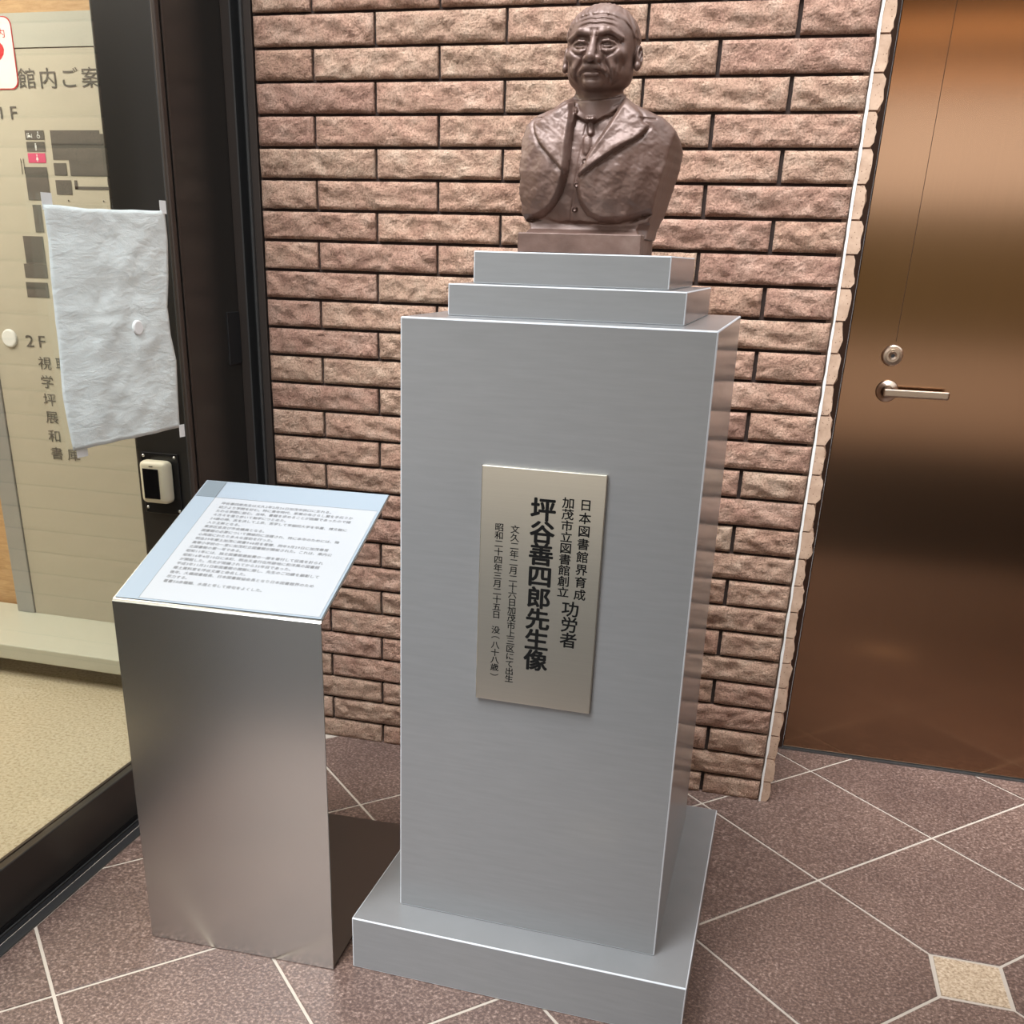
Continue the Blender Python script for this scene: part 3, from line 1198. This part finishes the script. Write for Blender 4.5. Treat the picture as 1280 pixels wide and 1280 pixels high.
yz_plate('base_plate', 0, LW, [(0.555, 0.0045), (0.004, 0.0045)], -0.003, M_steel_base, lec)
yz_plate('front_plate', 0, LW, [(0.000, 0.0015), (0.000, ZF - 0.004), (0.0035, ZF - 0.0005)], TH, M_steel, lec)
ct, stt = math.cos(SLOPE), math.sin(SLOPE)
yz_plate('top_plate', 0, LW, [(0.0036, ZF - 0.0004), (0.0036 + LT * ct, ZF - 0.0004 + LT * stt)], TH, M_steel, lec)
MT = Matrix.Translation((0, 0.0036, ZF + 0.0004)) @ Matrix.Rotation(SLOPE, 4, 'X')


def sheet(name, x0, x1, v0, v1, m, lift, par, th=0.0006):
    bm = bmesh.new()
    poly_prism(bm, [(x0, v0), (x1, v0), (x1, v1), (x0, v1)], MT @ Matrix.Translation((0, 0, lift)), th)
    return bmobj(name, bm, m, par)


bs = sheet('sheet_border', 0.002, LW - 0.002, 0.004, LT - 0.002, M_lect_top, 0.0, lec)
ws = sheet('white_panel', 0.0475, LW - 0.0065, 0.008, LT - 0.062, M_lect_white, 0.00065, bs)
sheet('corner_square', 0.0045, 0.0465, LT - 0.0605, LT - 0.004, M_lect_corner, 0.00065, bs)
for nm, a in (('border_line', (0.0468, 0.0476, 0.006, LT - 0.003)), ('border_line', (0.0468, LW - 0.006, LT - 0.0618, LT - 0.0610))):
    sheet(nm, *a, M_grey_print, 0.0013, bs, 0.0001)
LINES = ['坪谷善四郎先生は文久2年2月26日加茂市狭口に生れる。',
         '幼少より学問を好む。特に青年時代、家業の布さらし業を手伝うか',
         'たわら学問に励む。当時、書籍を求めることが困難であったので諸',
         '々方々を借り歩いて勉学につとめた。',
         '24歳の時、志を決して上京、苦学して早稲田大学を卒業、博文館に',
         '入り主幹となる。',
         '東京区会及び市会議員となる。',
         '図書館の必要について積極的に活躍され、特に本市のためには、物',
         '心両面にわたり多大な援助を行った。',
         '明治39年郷土加茂に図書948冊を寄贈、同年9月29日に加茂尋常',
         '高等小学校の一室に加茂町立図書館が開設された。これは、県内公',
         '立図書館の第一号である。',
         '昭和11年には、独立図書館建設費の一部を寄付して促進を計られ',
         '昭和16年4月10日に本町、明治天皇行在所跡地に和洋風の図書館',
         'が開館した。先生が発議されてから35年目であった。',
         '平成3年11月21日新図書館の開館に際し、先生のご功績を顕彰して',
         '郷土資料室を坪谷文庫と命名した。',
         '後年、大橋図書館長、日本図書館協会長となり日本図書館界のため',
         '尽力する。',
         '著書50余種類、水哉と号して俳句をよくした。']
ch = []
cw = 0.00930
for k, ln in enumerate(LINES):
    x = 0.0690
    yv = LT - 0.0795 - k * 0.01335
    for c in ln:
        if c.isascii():
            ch.append((c, x + cw * 0.30, yv, cw, cw * 1.0))
            x += cw * 0.60
        else:
            ch.append((c, x + cw * 0.5, yv, cw, cw * 1.0))
            x += cw
put_chars(ch, MT @ Matrix.Translation((0, 0, 0.00145)), 'text_lettering', M_grey_print, ws, 0.022, 2)

# ------------------------------------------------------------------ the bust (sculpted as a distance field)
#BUST#
BU = Vector((-0.440, -0.617, 1.3069))      # middle of the bust's base, on the top step
bust = thing('portrait_bust', 'brown bust of an old man in open jacket and bow tie on the pedestal', 'statue', BU, 0)

H = 1.25                                    # grid step in mm
gx = np.arange(-132, 150, H, dtype=np.float32)
gy = np.arange(-112, 84, H, dtype=np.float32)
gz = np.arange(22, 378, H, dtype=np.float32)
X = gx[:, None, None]
Y = gy[None, :, None]
Z = gz[None, None, :]
BIG = 40.0
HC = np.array([9.0, -26.0, 290.0])          # head centre
HSX, HSZ = 1.0, 0.925


def smin(a, b, k):
    h = np.clip(0.5 + 0.5 * (b - a) / k, 0, 1)
    return b + (a - b) * h - k * h * (1 - h)


def smax(a, b, k):
    return -smin(-a, -b, k)


def sub_grid(lo, hi):
    ix = slice(max(0, int((lo[0] - gx[0]) / H) - 1), int((hi[0] - gx[0]) / H) + 2)
    iy = slice(max(0, int((lo[1] - gy[0]) / H) - 1), int((hi[1] - gy[0]) / H) + 2)
    iz = slice(max(0, int((lo[2] - gz[0]) / H) - 1), int((hi[2] - gz[0]) / H) + 2)
    return ix, iy, iz


def ellipsoid(X, Y, Z, c, r):
    px, py, pz = (X - c[0]) / r[0], (Y - c[1]) / r[1], (Z - c[2]) / r[2]
    k0 = np.sqrt(px * px + py * py + pz * pz)
    k1 = np.sqrt((px / r[0]) ** 2 + (py / r[1]) ** 2 + (pz / r[2]) ** 2) + 1e-6
    return k0 * (k0 - 1) / k1


def capsule(X, Y, Z, a, b, ra, rb=None):
    rb = ra if rb is None else rb
    a, b = np.array(a, float), np.array(b, float)
    d = b - a
    t = np.clip(((X - a[0]) * d[0] + (Y - a[1]) * d[1] + (Z - a[2]) * d[2]) / (d @ d + 1e-9), 0, 1)
    return np.sqrt((X - a[0] - d[0] * t) ** 2 + (Y - a[1] - d[1] * t) ** 2 + (Z - a[2] - d[2] * t) ** 2) - (ra + (rb - ra) * t)


class Field:
    def __init__(self):
        self.D = np.full((len(gx), len(gy), len(gz)), BIG, np.float32)

    def _do(self, fn, lo, hi, op, k):
        m = 3 * k + 6
        s = sub_grid([v - m for v in lo], [v + m for v in hi])
        x, y, z = gx[s[0]][:, None, None], gy[s[1]][None, :, None], gz[s[2]][None, None, :]
        d = fn(x, y, z)
        cur = self.D[s]
        if op == 'add':
            self.D[s] = smin(cur, d, k)
        elif op == 'cut':
            self.D[s] = smax(cur, -d, k)

    def ell(self, c, r, k=6, op='add'):
        self._do(lambda x, y, z: ellipsoid(x, y, z, c, r), [c[i] - r[i] for i in range(3)], [c[i] + r[i] for i in range(3)], op, k)

    def cap(self, a, b, ra, rb=None, k=4, op='add'):
        r = max(ra, rb or ra)
        self._do(lambda x, y, z: capsule(x, y, z, a, b, ra, rb), [min(a[i], b[i]) - r for i in range(3)], [max(a[i], b[i]) + r for i in range(3)], op, k)


Fd = Field()


def hp(x, y, z):
    """head-local mm to bust mm; the head is turned and tipped a touch"""
    a = math.radians(-5.0)       # turned a little to the viewer's left
    x, y = x * math.cos(a) - y * math.sin(a), x * math.sin(a) + y * math.cos(a)
    return (HC[0] + x * HSX, HC[1] + y, HC[2] + z * HSZ)


def hell(c, r, k=6, op='add'):
    Fd.ell(hp(*c), (r[0] * HSX, r[1], r[2] * HSZ), k, op)


def hcap(a, b, ra, rb=None, k=4, op='add'):
    Fd.cap(hp(*a), hp(*b), ra, rb, k, op)


def both(fn, *pts, **kw):
    for s in (-1, 1):
        q = [((p[0] * s,) + tuple(p[1:])) for p in pts]
        fn(*q, **kw)


# ---- skull and face masses
hell((0, 12, 13), (54, 62, 54), 2)
hell((0, -8, 19), (51, 48, 43), 10)              # forehead
hell((0, -10, -12), (50, 46, 47), 12)            # face
hell((0, -22, -45), (28, 27, 17), 12)            # jaw front
both(lambda c: hell(c, (17, 28, 19), 14), (33, -2, -36))
both(lambda c: hell(c, (15, 13, 13), 10), (32, -39, -11))     # cheekbone
both(lambda c: hell(c, (12, 12, 12), 10), (28, -38, -33))     # jowl
hell((0, -47, -51), (15, 10, 9), 8)             # chin
# brows
both(lambda a, b: hcap(a, b, 5.0, 4.4, 5), (7, -53, 17), (22, -54, 20.5))
both(lambda a, b: hcap(a, b, 4.4, 3.6, 5), (22, -54, 20.5), (41, -42, 12))
# eye sockets
both(lambda c: hell(c, (15, 9, 8.5), 5, 'cut'), (21, -58, 5.5))
both(lambda c: hell(c, (7, 8, 7), 6, 'cut'), (9.0, -60, 6))
# eyeballs and lids
both(lambda c: hell(c, (11, 9.5, 8.5), 1.0), (20.5, -43, 3.5))
for s in (-1, 1):
    for (a, b) in (((9, -49.5, 2.2), (15, -55.0, 6.2)), ((15, -55.0, 6.2), (23, -55.6, 6.8)), ((23, -55.6, 6.8), (30, -50.6, 4.2)), ((30, -50.6, 4.2), (35, -45, 0.4))):
        hcap((a[0] * s, a[1], a[2]), (b[0] * s, b[1], b[2]), 2.0, 2.0, 1.2)
    for (a, b) in (((10, -50.0, 1.5), (17, -53.8, -1.4)), ((17, -53.8, -1.4), (25, -52.8, -1.4)), ((25, -52.8, -1.4), (33, -46.5, 1.6))):
        hcap((a[0] * s, a[1], a[2]), (b[0] * s, b[1], b[2]), 1.6, 1.6, 1.2)
    # bag under the eye
    for (a, b) in (((12, -50.0, -5.5), (20, -52.5, -8.0)), ((20, -52.5, -8.0), (31, -45.5, -5.0))):
        hcap((a[0] * s, a[1], a[2]), (b[0] * s, b[1], b[2]), 3.8, 3.4, 3)
# nose
hcap((0, -54, 13), (0, -64, -9), 4.3, 5.8, 5)
hcap((0, -64, -8), (0, -70.5, -18), 5.6, 7.4, 4)
both(lambda c: hell(c, (6.6, 8.5, 6.0), 2.5), (9.0, -60.5, -19.5))
both(lambda c: hell(c, (2.8, 3.8, 2.2), 1.2, 'cut'), (5.2, -66.5, -25.0))
# muzzle, moustache, mouth
hell((0, -47, -34), (20, 13, 14), 6)
for s in (-1, 1):
    hcap((1.5 * s, -60.5, -29.0), (10 * s, -59.4, -30.5), 4.0, 4.0, 2.2)
    hcap((10 * s, -59.4, -30.5), (20 * s, -52.5, -35.5), 3.8, 2.0, 2.2)
hcap((-9, -57.6, -41.0), (9, -57.6, -41.0), 3.2, 3.2, 2.2)
# ears
for s in (-1, 1):
    hell((57.5 * s, 4, -9), (6.5, 12.5, 18.5), 2.2)
    hell((62.5 * s, -2, -5), (4.4, 7.5, 10.0), 1.2, 'cut')
    hell((58.0 * s, -4, -23), (5.0, 6.5, 7.0), 2.0)
    hcap((60.0 * s, -4, -13), (61.0 * s, 4, -1), 2.0, 1.5, 1.0)


def crease(pts, depth, width, lo_y=-95, hi_y=-8, soft=None):
    """press (or raise, depth < 0) a line given in head (x, z) into the front of the face"""
    P = [hp(x, -50, z) for x, z in pts]
    xs = [q[0] for q in P]
    zs = [q[2] for q in P]
    m = width * 3.2
    s_ = sub_grid((min(xs) - m, lo_y + HC[1] * 0, min(zs) - m), (max(xs) + m, hi_y, max(zs) + m))
    x, z = gx[s_[0]][:, None], gz[s_[2]][None, :]
    d = np.full((x.shape[0], z.shape[1]), 1e9)
    tt = np.zeros_like(d)
    n = len(P) - 1
    for i in range(n):
        ax, az, bx_, bz = P[i][0], P[i][2], P[i + 1][0], P[i + 1][2]
        ex, ez = bx_ - ax, bz - az
        t = np.clip(((x - ax) * ex + (z - az) * ez) / (ex * ex + ez * ez), 0, 1)
        dd = np.hypot(x - ax - ex * t, z - az - ez * t)
        u = (i + t) / n
        tt = np.where(dd < d, u, tt)
        d = np.minimum(d, dd)
    fade = np.clip(np.minimum(tt, 1 - tt) * 5 + 0.25, 0, 1)
    g_ = depth * fade * np.exp(-(d / width) ** 2)
    yy_ = gy[s_[1]][None, :, None]
    w_ = np.clip((hi_y - yy_) / 10, 0, 1)
    Fd.D[s_] += (g_[:, None, :] * w_).astype(np.float32)


for zz, q in ((29, 0), (36.5, 1), (43, 2)):
    crease([(-30, zz - 3), (-20, zz), (-9, zz + 2), (2, zz + 0.6), (12, zz + 1.8), (24, zz), (32, zz - 3)], 1.7, 1.5)
    crease([(-28, zz - 6), (-9, zz - 2), (2, zz - 3), (12, zz - 2), (28, zz - 5)], -0.7, 2.0)
for s in (-1, 1):
    crease([(3.5 * s, 11), (4.2 * s, 17), (5.5 * s, 24)], 1.6, 1.3)
    crease([(13 * s, 12.3), (22 * s, 14.0), (31 * s, 11.0), (37 * s, 5)], 1.6, 1.3)          # fold over the lid
    crease([(8 * s, 1), (11 * s, -8), (20 * s, -13.5), (30 * s, -11), (37 * s, -4)], 2.3, 1.8)   # under the bag
    crease([(11 * s, -3.6), (20 * s, -5.0), (30 * s, -2.5)], 0.9, 0.9)
    crease([(37 * s, 4), (43 * s, 6)], 1.0, 0.9)
    crease([(37 * s, 1), (44 * s, -2)], 1.0, 0.9)
    crease([(12 * s, -12), (16.5 * s, -16), (17.5 * s, -23), (24 * s, -31), (27.5 * s, -41), (25 * s, -50)], 3.0, 2.3)   # nasolabial
    crease([(20 * s, -15), (27 * s, -24), (31.5 * s, -34)], -1.4, 4.0)
    crease([(36 * s, -20), (36.5 * s, -32), (33 * s, -43)], 1.6, 2.2)
    crease([(43 * s, -12), (43 * s, -26), (40 * s, -38)], 1.2, 2.0)
    crease([(14.5 * s, -16), (16 * s, -22)], 1.2, 1.0)
crease([(-22, -43.0), (-17, -38.6), (-9, -36.2), (0, -36.8), (9, -36.2), (17, -38.6), (22, -43.0)], 2.4, 1.2)
crease([(-12, -46.0), (0, -47.0), (12, -46.0)], 1.4, 2.6)
crease([(0, -26), (0, -31)], 1.0, 1.0)
for k in range(-6, 7):                                          # moustache strands
    if k:
        crease([(k * 2.3, -27.5 - abs(k) * 0.35), (k * 2.9, -34 - abs(k) * 0.5)], 0.45, 0.6)
# ---- hair: raised thin layer with an edge at forehead and temples
xx = (X - HC[0]) / HSX
yy = (Y - HC[1])
zz_ = (Z - HC[2]) / HSZ
hairline = 45 - 0.008 * xx ** 2 - np.clip(yy + 26, 0, 60) * 1.6 + 2.0 * np.sin(xx * 0.20 + 0.8)
hairline = np.maximum(hairline, -24.0)
hm = np.clip((zz_ - hairline) / 4.0, 0, 1)
streak = np.sin(xx * 0.85 + zz_ * 0.45 - yy * 0.25 + 2.2 * np.sin(yy * 0.11 + xx * 0.05)) * 0.6 + np.sin(xx * 0.33 - yy * 0.5 + zz_ * 0.25) * 0.5
near = np.clip(1 - np.abs(Fd.D) / 14, 0, 1)
ear = np.clip((np.abs(xx) - 51) / 3, 0, 1) * (zz_ < 16)
Fd.D -= (hm * (2.6 + 1.3 * streak) * (0.35 + 0.65 * np.clip((yy + 55) / 40, 0, 1)) * near * (Z > 262) * (1 - ear)).astype(np.float32)
del hm, streak, near, hairline, ear
# neck
NX = HC[0] - 2
Fd.ell((NX, -8, 226), (37, 38, 46), 9)
Fd.cap((NX, -20, 248), (NX, -12, 205), 33, 37, 8)
for s in (-1, 1):
    Fd.cap((NX + 30 * s, -10, 244), (NX + 12 * s, -44, 216), 3.5, 3.5, 6)

# ---- torso, built as a relief over (x, z) with a flat back
x2, z2 = np.meshgrid(gx, gz, indexing='ij')


def sstep(a, b, v):
    t = np.clip((v - a) / (b - a), 0, 1)
    return t * t * (3 - 2 * t)


def pdist(poly):
    """signed distance in the plane, positive inside"""
    d = np.full(x2.shape, 1e9)
    inside = np.zeros(x2.shape, bool)
    n = len(poly)
    for i in range(n):
        (ax, az), (bx_, bz) = poly[i], poly[(i + 1) % n]
        ex, ez = bx_ - ax, bz - az
        t = np.clip(((x2 - ax) * ex + (z2 - az) * ez) / (ex * ex + ez * ez + 1e-9), 0, 1)
        d = np.minimum(d, np.hypot(x2 - ax - ex * t, z2 - az - ez * t))
        c = ((az > z2) != (bz > z2)) & (x2 < (bx_ - ax) * (z2 - az) / (bz - az + 1e-9) + ax)
        inside ^= c
    return np.where(inside, d, -d)


def smooth_poly(pts, n=3):
    """Chaikin corner cutting for soft outlines"""
    for _ in range(n):
        out = []
        for i in range(len(pts)):
            a, b = np.array(pts[i], float), np.array(pts[(i + 1) % len(pts)], float)
            out += [tuple(a * 0.75 + b * 0.25), tuple(a * 0.25 + b * 0.75)]
        pts = out
    return pts


def vnoise(sc, seed, oct=4):
    rs = np.random.RandomState(seed)
    out = np.zeros(x2.shape)
    amp = 1.0
    for o in range(oct):
        th = rs.uniform(0, 6.28, 6)
        ph = rs.uniform(0, 6.28, 6)
        for t, p in zip(th, ph):
            out += amp / 6 * np.sin((np.cos(t) * x2 + np.sin(t) * z2) * sc + p + 1.7 * np.sin(z2 * sc * 0.6 + p * 2))
        sc *= 2.03
        amp *= 0.55
    return out


# chest profile
cx0 = 4.0
prof = np.interp(z2, [22, 48, 80, 120, 160, 190, 210, 232, 250], [62, 66, 74, 78, 73, 62, 52, 38, 24])
sh = np.abs(x2 - cx0)
front = prof - 0.0026 * np.clip(sh - 15, 0, None) ** 2 - np.clip(sh - 95, 0, None) ** 2 * 0.012
vest = front - 8
# coat panels (viewer's left, viewer's right)
Lp = [(-140, 230), (-30, 232), (-22, 205), (-24, 170), (-24, 140), (-26, 114), (-33, 92), (-45, 70), (-64, 55), (-90, 48), (-140, 56)]
Rp = [(160, 235), (56, 236), (46, 214), (25, 176), (4, 146), (-11, 118), (-12, 100), (-7, 78), (3, 62), (20, 50), (48, 47), (76, 50), (100, 60), (160, 72)]
rag = vnoise(0.22, 5) * 1.6 * sstep(85, 45, z2)
dL = pdist(smooth_poly(Lp)) + rag
dR = pdist(smooth_poly(Rp)) + rag
coat = np.maximum(dL, dR)
puff = sstep(0, 9, coat)
front = np.where(coat > 0, vest + 5 + 13 * puff, vest)
front += np.where(coat > 0, 2.5 * sstep(6, 34, coat) * sstep(60, 90, z2), 0)
# coat folds hanging to the front edge
front += np.where(coat > 0, 1.0 * np.sin((x2 * 0.12 - z2 * 0.05) * 1.3 + 1.0) * sstep(170, 110, z2), 0)
front += np.where(coat > 0, vnoise(0.16, 11) * 1.2 + vnoise(0.5, 3, 2) * 0.35, vnoise(0.2, 8) * 0.7)
front += np.where(coat > 0, 2.2 * np.exp(-((coat - 3.0) / 2.2) ** 2) * sstep(125, 100, z2), 0)
# lapels
LL = [(-16, 226), (-22, 190), (-24, 150), (-25, 110), (-40, 128), (-66, 150), (-84, 172), (-90, 192), (-78, 193), (-73, 201), (-46, 214)]
RL = [(52, 232), (42, 206), (18, 166), (-9, 124), (-9, 110), (10, 122), (36, 140), (66, 158), (88, 170), (98, 186), (84, 190), (86, 200), (66, 216)]
for pl_, lift in ((LL, 5.5), (RL, 6.5)):
    d = pdist(smooth_poly(pl_, 2))
    front += np.where(d > 0, 2.6 + lift * sstep(0, 3.5, d) * (0.45 + 0.55 * sstep(22, 3, d)), -2.2 * np.exp(-(d / 4.0) ** 2) * (coat > 4))
# gorge notch grooves
for a, b in (((-90, 197), (-74, 197)), ((82, 195), (104, 195))):
    d = np.hypot(x2 - np.clip(x2, min(a[0], b[0]), max(a[0], b[0])), z2 - (a[1] + b[1]) / 2)
    front -= 3.2 * np.exp(-(d / 1.6) ** 2)
# vest: centre seam and soft creases, small points at its hem
front -= np.where(coat <= 0, 1.3 * np.exp(-((x2 + 12 + (z2 - 120) * -0.12) / 1.4) ** 2), 0)
front += np.where(coat <= 0, 1.2 * np.sin(z2 * 0.16 + x2 * 0.1), 0)
# ragged lower hem: everything under it falls back to the stem
hem_rag = vnoise(0.25, 21) * 2.5
hem = np.interp(x2, [-125, -105, -85, -60, -40, -10, 10, 40, 80, 110, 140], [62, 50, 47, 52, 48, 47, 46, 45, 50, 60, 80]) + hem_rag
stem = np.interp(z2, [22, 30, 36, 44, 60], [74, 66, 56, 52, 52])
k_ = sstep(-2.5, 2.5, z2 - hem)
front = stem * (1 - k_) + front * k_
# neck bow and collar
for a, b, r, lift in (((-24, 206), (-2, 195), 7, 8), ((-2, 195), (8, 195), 5, 12), ((8, 195), (42, 213), 7, 8), ((3, 188), (5, 176), 6.5, 8), ((0, 166), (2, 150), 9, 3.5)):
    a_, b_ = np.array(a, float), np.array(b, float)
    e = b_ - a_
    t = np.clip(((x2 - a_[0]) * e[0] + (z2 - a_[1]) * e[1]) / (e @ e), 0, 1)
    d = np.hypot(x2 - a_[0] - e[0] * t, z2 - a_[1] - e[1] * t)
    front += lift * sstep(r, r * 0.35, d) * sstep(3, -4, coat)
front3 = (-front).astype(np.float32)[:, None, :]
rs_side = np.interp(gz, [22, 40, 60, 100, 150, 185, 204, 222, 240], [104, 106, 112, 122, 131, 136, 132, 112, 80])
ls_side = np.interp(gz, [22, 40, 60, 100, 150, 185, 204, 222, 240], [-94, -95, -104, -107, -108, -104, -94, -76, -58])
rsn = (0.5 * np.sin(gz * 0.11) + 0.25 * np.sin(gz * 0.43 + 1)).astype(np.float32)
lsn = (1.2 * np.sin(gz * 0.17 + 2) + 0.5 * np.sin(gz * 0.7)).astype(np.float32)
# right-hand cut surface slants back outwards
rx = (rs_side + rsn).astype(np.float32)[None, None, :] + (Y + 20) * np.interp(gz, [22, 60, 130, 190], [0.02, 0.08, 0.12, 0.12]).astype(np.float32)[None, None, :]
lx = (ls_side + lsn).astype(np.float32)[None, None, :] + (Y + 40) * 0.05
# shoulders slope to the neck
top = (np.interp(gx, [-118, -104, -84, -60, -38, -20, 22, 44, 66, 90, 114, 136], [180, 194, 204, 213, 228, 242, 247, 234, 219, 209, 199, 182])).astype(np.float32)[:, None, None] - 0.0028 * (Y + 22) ** 2
back = np.interp(gz, [22, 60, 120, 180, 215, 245], [56, 58, 60, 58, 46, 34]).astype(np.float32)[None, None, :]
bot = np.float32(24.0)
T = smax(front3 - Y, Y - back, 6)
T = smax(T, X - rx, 4)
T = smax(T, lx - X, 4)
T = smax(T, Z - top, 12)
# under the coat the block narrows towards the base
nar = np.interp(gz, [22, 30, 38, 46, 56], [100, 93, 88, 92, 140]).astype(np.float32)[None, None, :]
T = smax(T, np.abs(X - 0) - nar - np.clip(Y + 50, 0, 60) * np.where(X > 0, 0.9, 0.2), 3)
T = smax(T, bot - Z, 1)
Fd.D = smin(Fd.D, (T * 0.8).astype(np.float32), 5)
del T
# collar band round the neck
Fd._do(lambda x, y, z: np.abs(np.sqrt((x - NX) ** 2 + ((y + 14) * 0.97) ** 2) - 41 - 0.10 * (215 - z)) - 2.4 + np.clip(np.abs(z - 219 + (y + 14) * -0.22 - (x - NX) * 0.06) - 11, 0, 99) * 2.0, (NX - 48, -62, 200), (NX + 48, 34, 240), 'add', 1.5)

# ---- naive surface nets
D = Fd.D
ins = D < 0
nxg, nyg, nzg = D.shape
c8 = [(i, j, k) for i in (0, 1) for j in (0, 1) for k in (0, 1)]
cell = np.zeros((nxg - 1, nyg - 1, nzg - 1), np.uint8)
for (i, j, k) in c8:
    cell += ins[i:nxg - 1 + i, j:nyg - 1 + j, k:nzg - 1 + k]
act = (cell > 0) & (cell < 8)
idx = np.full(act.shape, -1, np.int64)
ai = np.argwhere(act)
idx[act] = np.arange(len(ai))
vals = {c: D[ai[:, 0] + c[0], ai[:, 1] + c[1], ai[:, 2] + c[2]] for c in c8}
acc = np.zeros((len(ai), 3))
cnt = np.zeros(len(ai))
for a in c8:
    for ax in range(3):
        if a[ax] == 0:
            b = list(a)
            b[ax] = 1
            b = tuple(b)
            va, vb = vals[a], vals[b]
            m = (va < 0) != (vb < 0)
            t = np.where(m, va / np.where(m, va - vb, 1), 0)
            p = np.repeat(np.array(a, float)[None], len(ai), 0)
            p[:, ax] += t
            acc += p * m[:, None]
            cnt += m
vp = ai + acc / cnt[:, None]
verts = np.stack([gx[0] + vp[:, 0] * H, gy[0] + vp[:, 1] * H, gz[0] + vp[:, 2] * H], 1) / 1000.0
quads = []
for ax in range(3):
    o1, o2 = [(1, 2), (2, 0), (0, 1)][ax]
    sl0 = [slice(1, -1)] * 3
    sl0[ax] = slice(0, -1)
    sl1 = list(sl0)
    sl1[ax] = slice(1, None)
    a, b = ins[tuple(sl0)], ins[tuple(sl1)]
    e = np.argwhere(a != b)
    off = np.array([1, 1, 1])
    off[ax] = 0
    e = e + off
    sgn = ins[e[:, 0], e[:, 1], e[:, 2]]
    u = np.zeros(3, int); u[o1] = 1
    w = np.zeros(3, int); w[o2] = 1
    ok = (e < np.array(act.shape)).all(1)
    e, sgn = e[ok], sgn[ok]
    q = np.stack([idx[tuple((e - u - w).T)], idx[tuple((e - w).T)], idx[tuple(e.T)], idx[tuple((e - u).T)]], 1)
    q[~sgn] = q[~sgn][:, ::-1]
    quads.append(q)
quads = np.concatenate(quads)
quads = quads[(quads >= 0).all(1)]
me = bpy.data.meshes.new('figure')
me.vertices.add(len(verts))
me.vertices.foreach_set('co', verts.ravel())
me.loops.add(len(quads) * 4)
me.loops.foreach_set('vertex_index', quads.ravel())
me.polygons.add(len(quads))
me.polygons.foreach_set('loop_start', np.arange(len(quads)) * 4)
me.polygons.foreach_set('loop_total', np.full(len(quads), 4))
me.update(calc_edges=True)
me.validate()
me.polygons.foreach_set('use_smooth', [True] * len(me.polygons))
me.materials.append(M_bust)
fig = bpy.data.objects.new('figure', me)
COL.objects.link(fig)
fig.parent = bust
smo = fig.modifiers.new('smooth', 'SMOOTH')
smo.factor = 0.4
smo.iterations = 1
del Fd, D, ins, cell, act, idx, vals

# base slab, rough cast
bm = bmesh.new()
bm_box(bm, -0.101, 0.101, -0.085, 0.075, 0.0, 0.0300, 0.0015, 2)
bmesh.ops.subdivide_edges(bm, edges=[e for e in bm.edges if e.calc_length() > 0.02], cuts=12, use_grid_fill=True)
for v_ in bm.verts:
    if 0.001 < v_.co.z:
        nn = noise.noise_vector(v_.co * 60) * 0.0007
        v_.co += Vector((nn.x, nn.y, nn.z))
bmobj('base', bm, M_bust, bust)


# waistcoat buttons
def front_at(xm, zm):
    i = int(round((xm - gx[0]) / H))
    k = int(round((zm - gz[0]) / H))
    return front[i, k]


for xm, zm in ((3.5, 134), (-9.5, 101), (-13.0, 66)):
    bm = bmesh.new()
    lathe(bm, [(0, 0.0052), (0.0028, 0.0046), (0.0046, 0.0024), (0.0049, 0.0), (0.0040, -0.003)], onface(xm / 1000, zm / 1000, -front_at(xm, zm) / 1000 + 0.0006), 18)
    bmobj('button', bm, M_bust, bust, True)
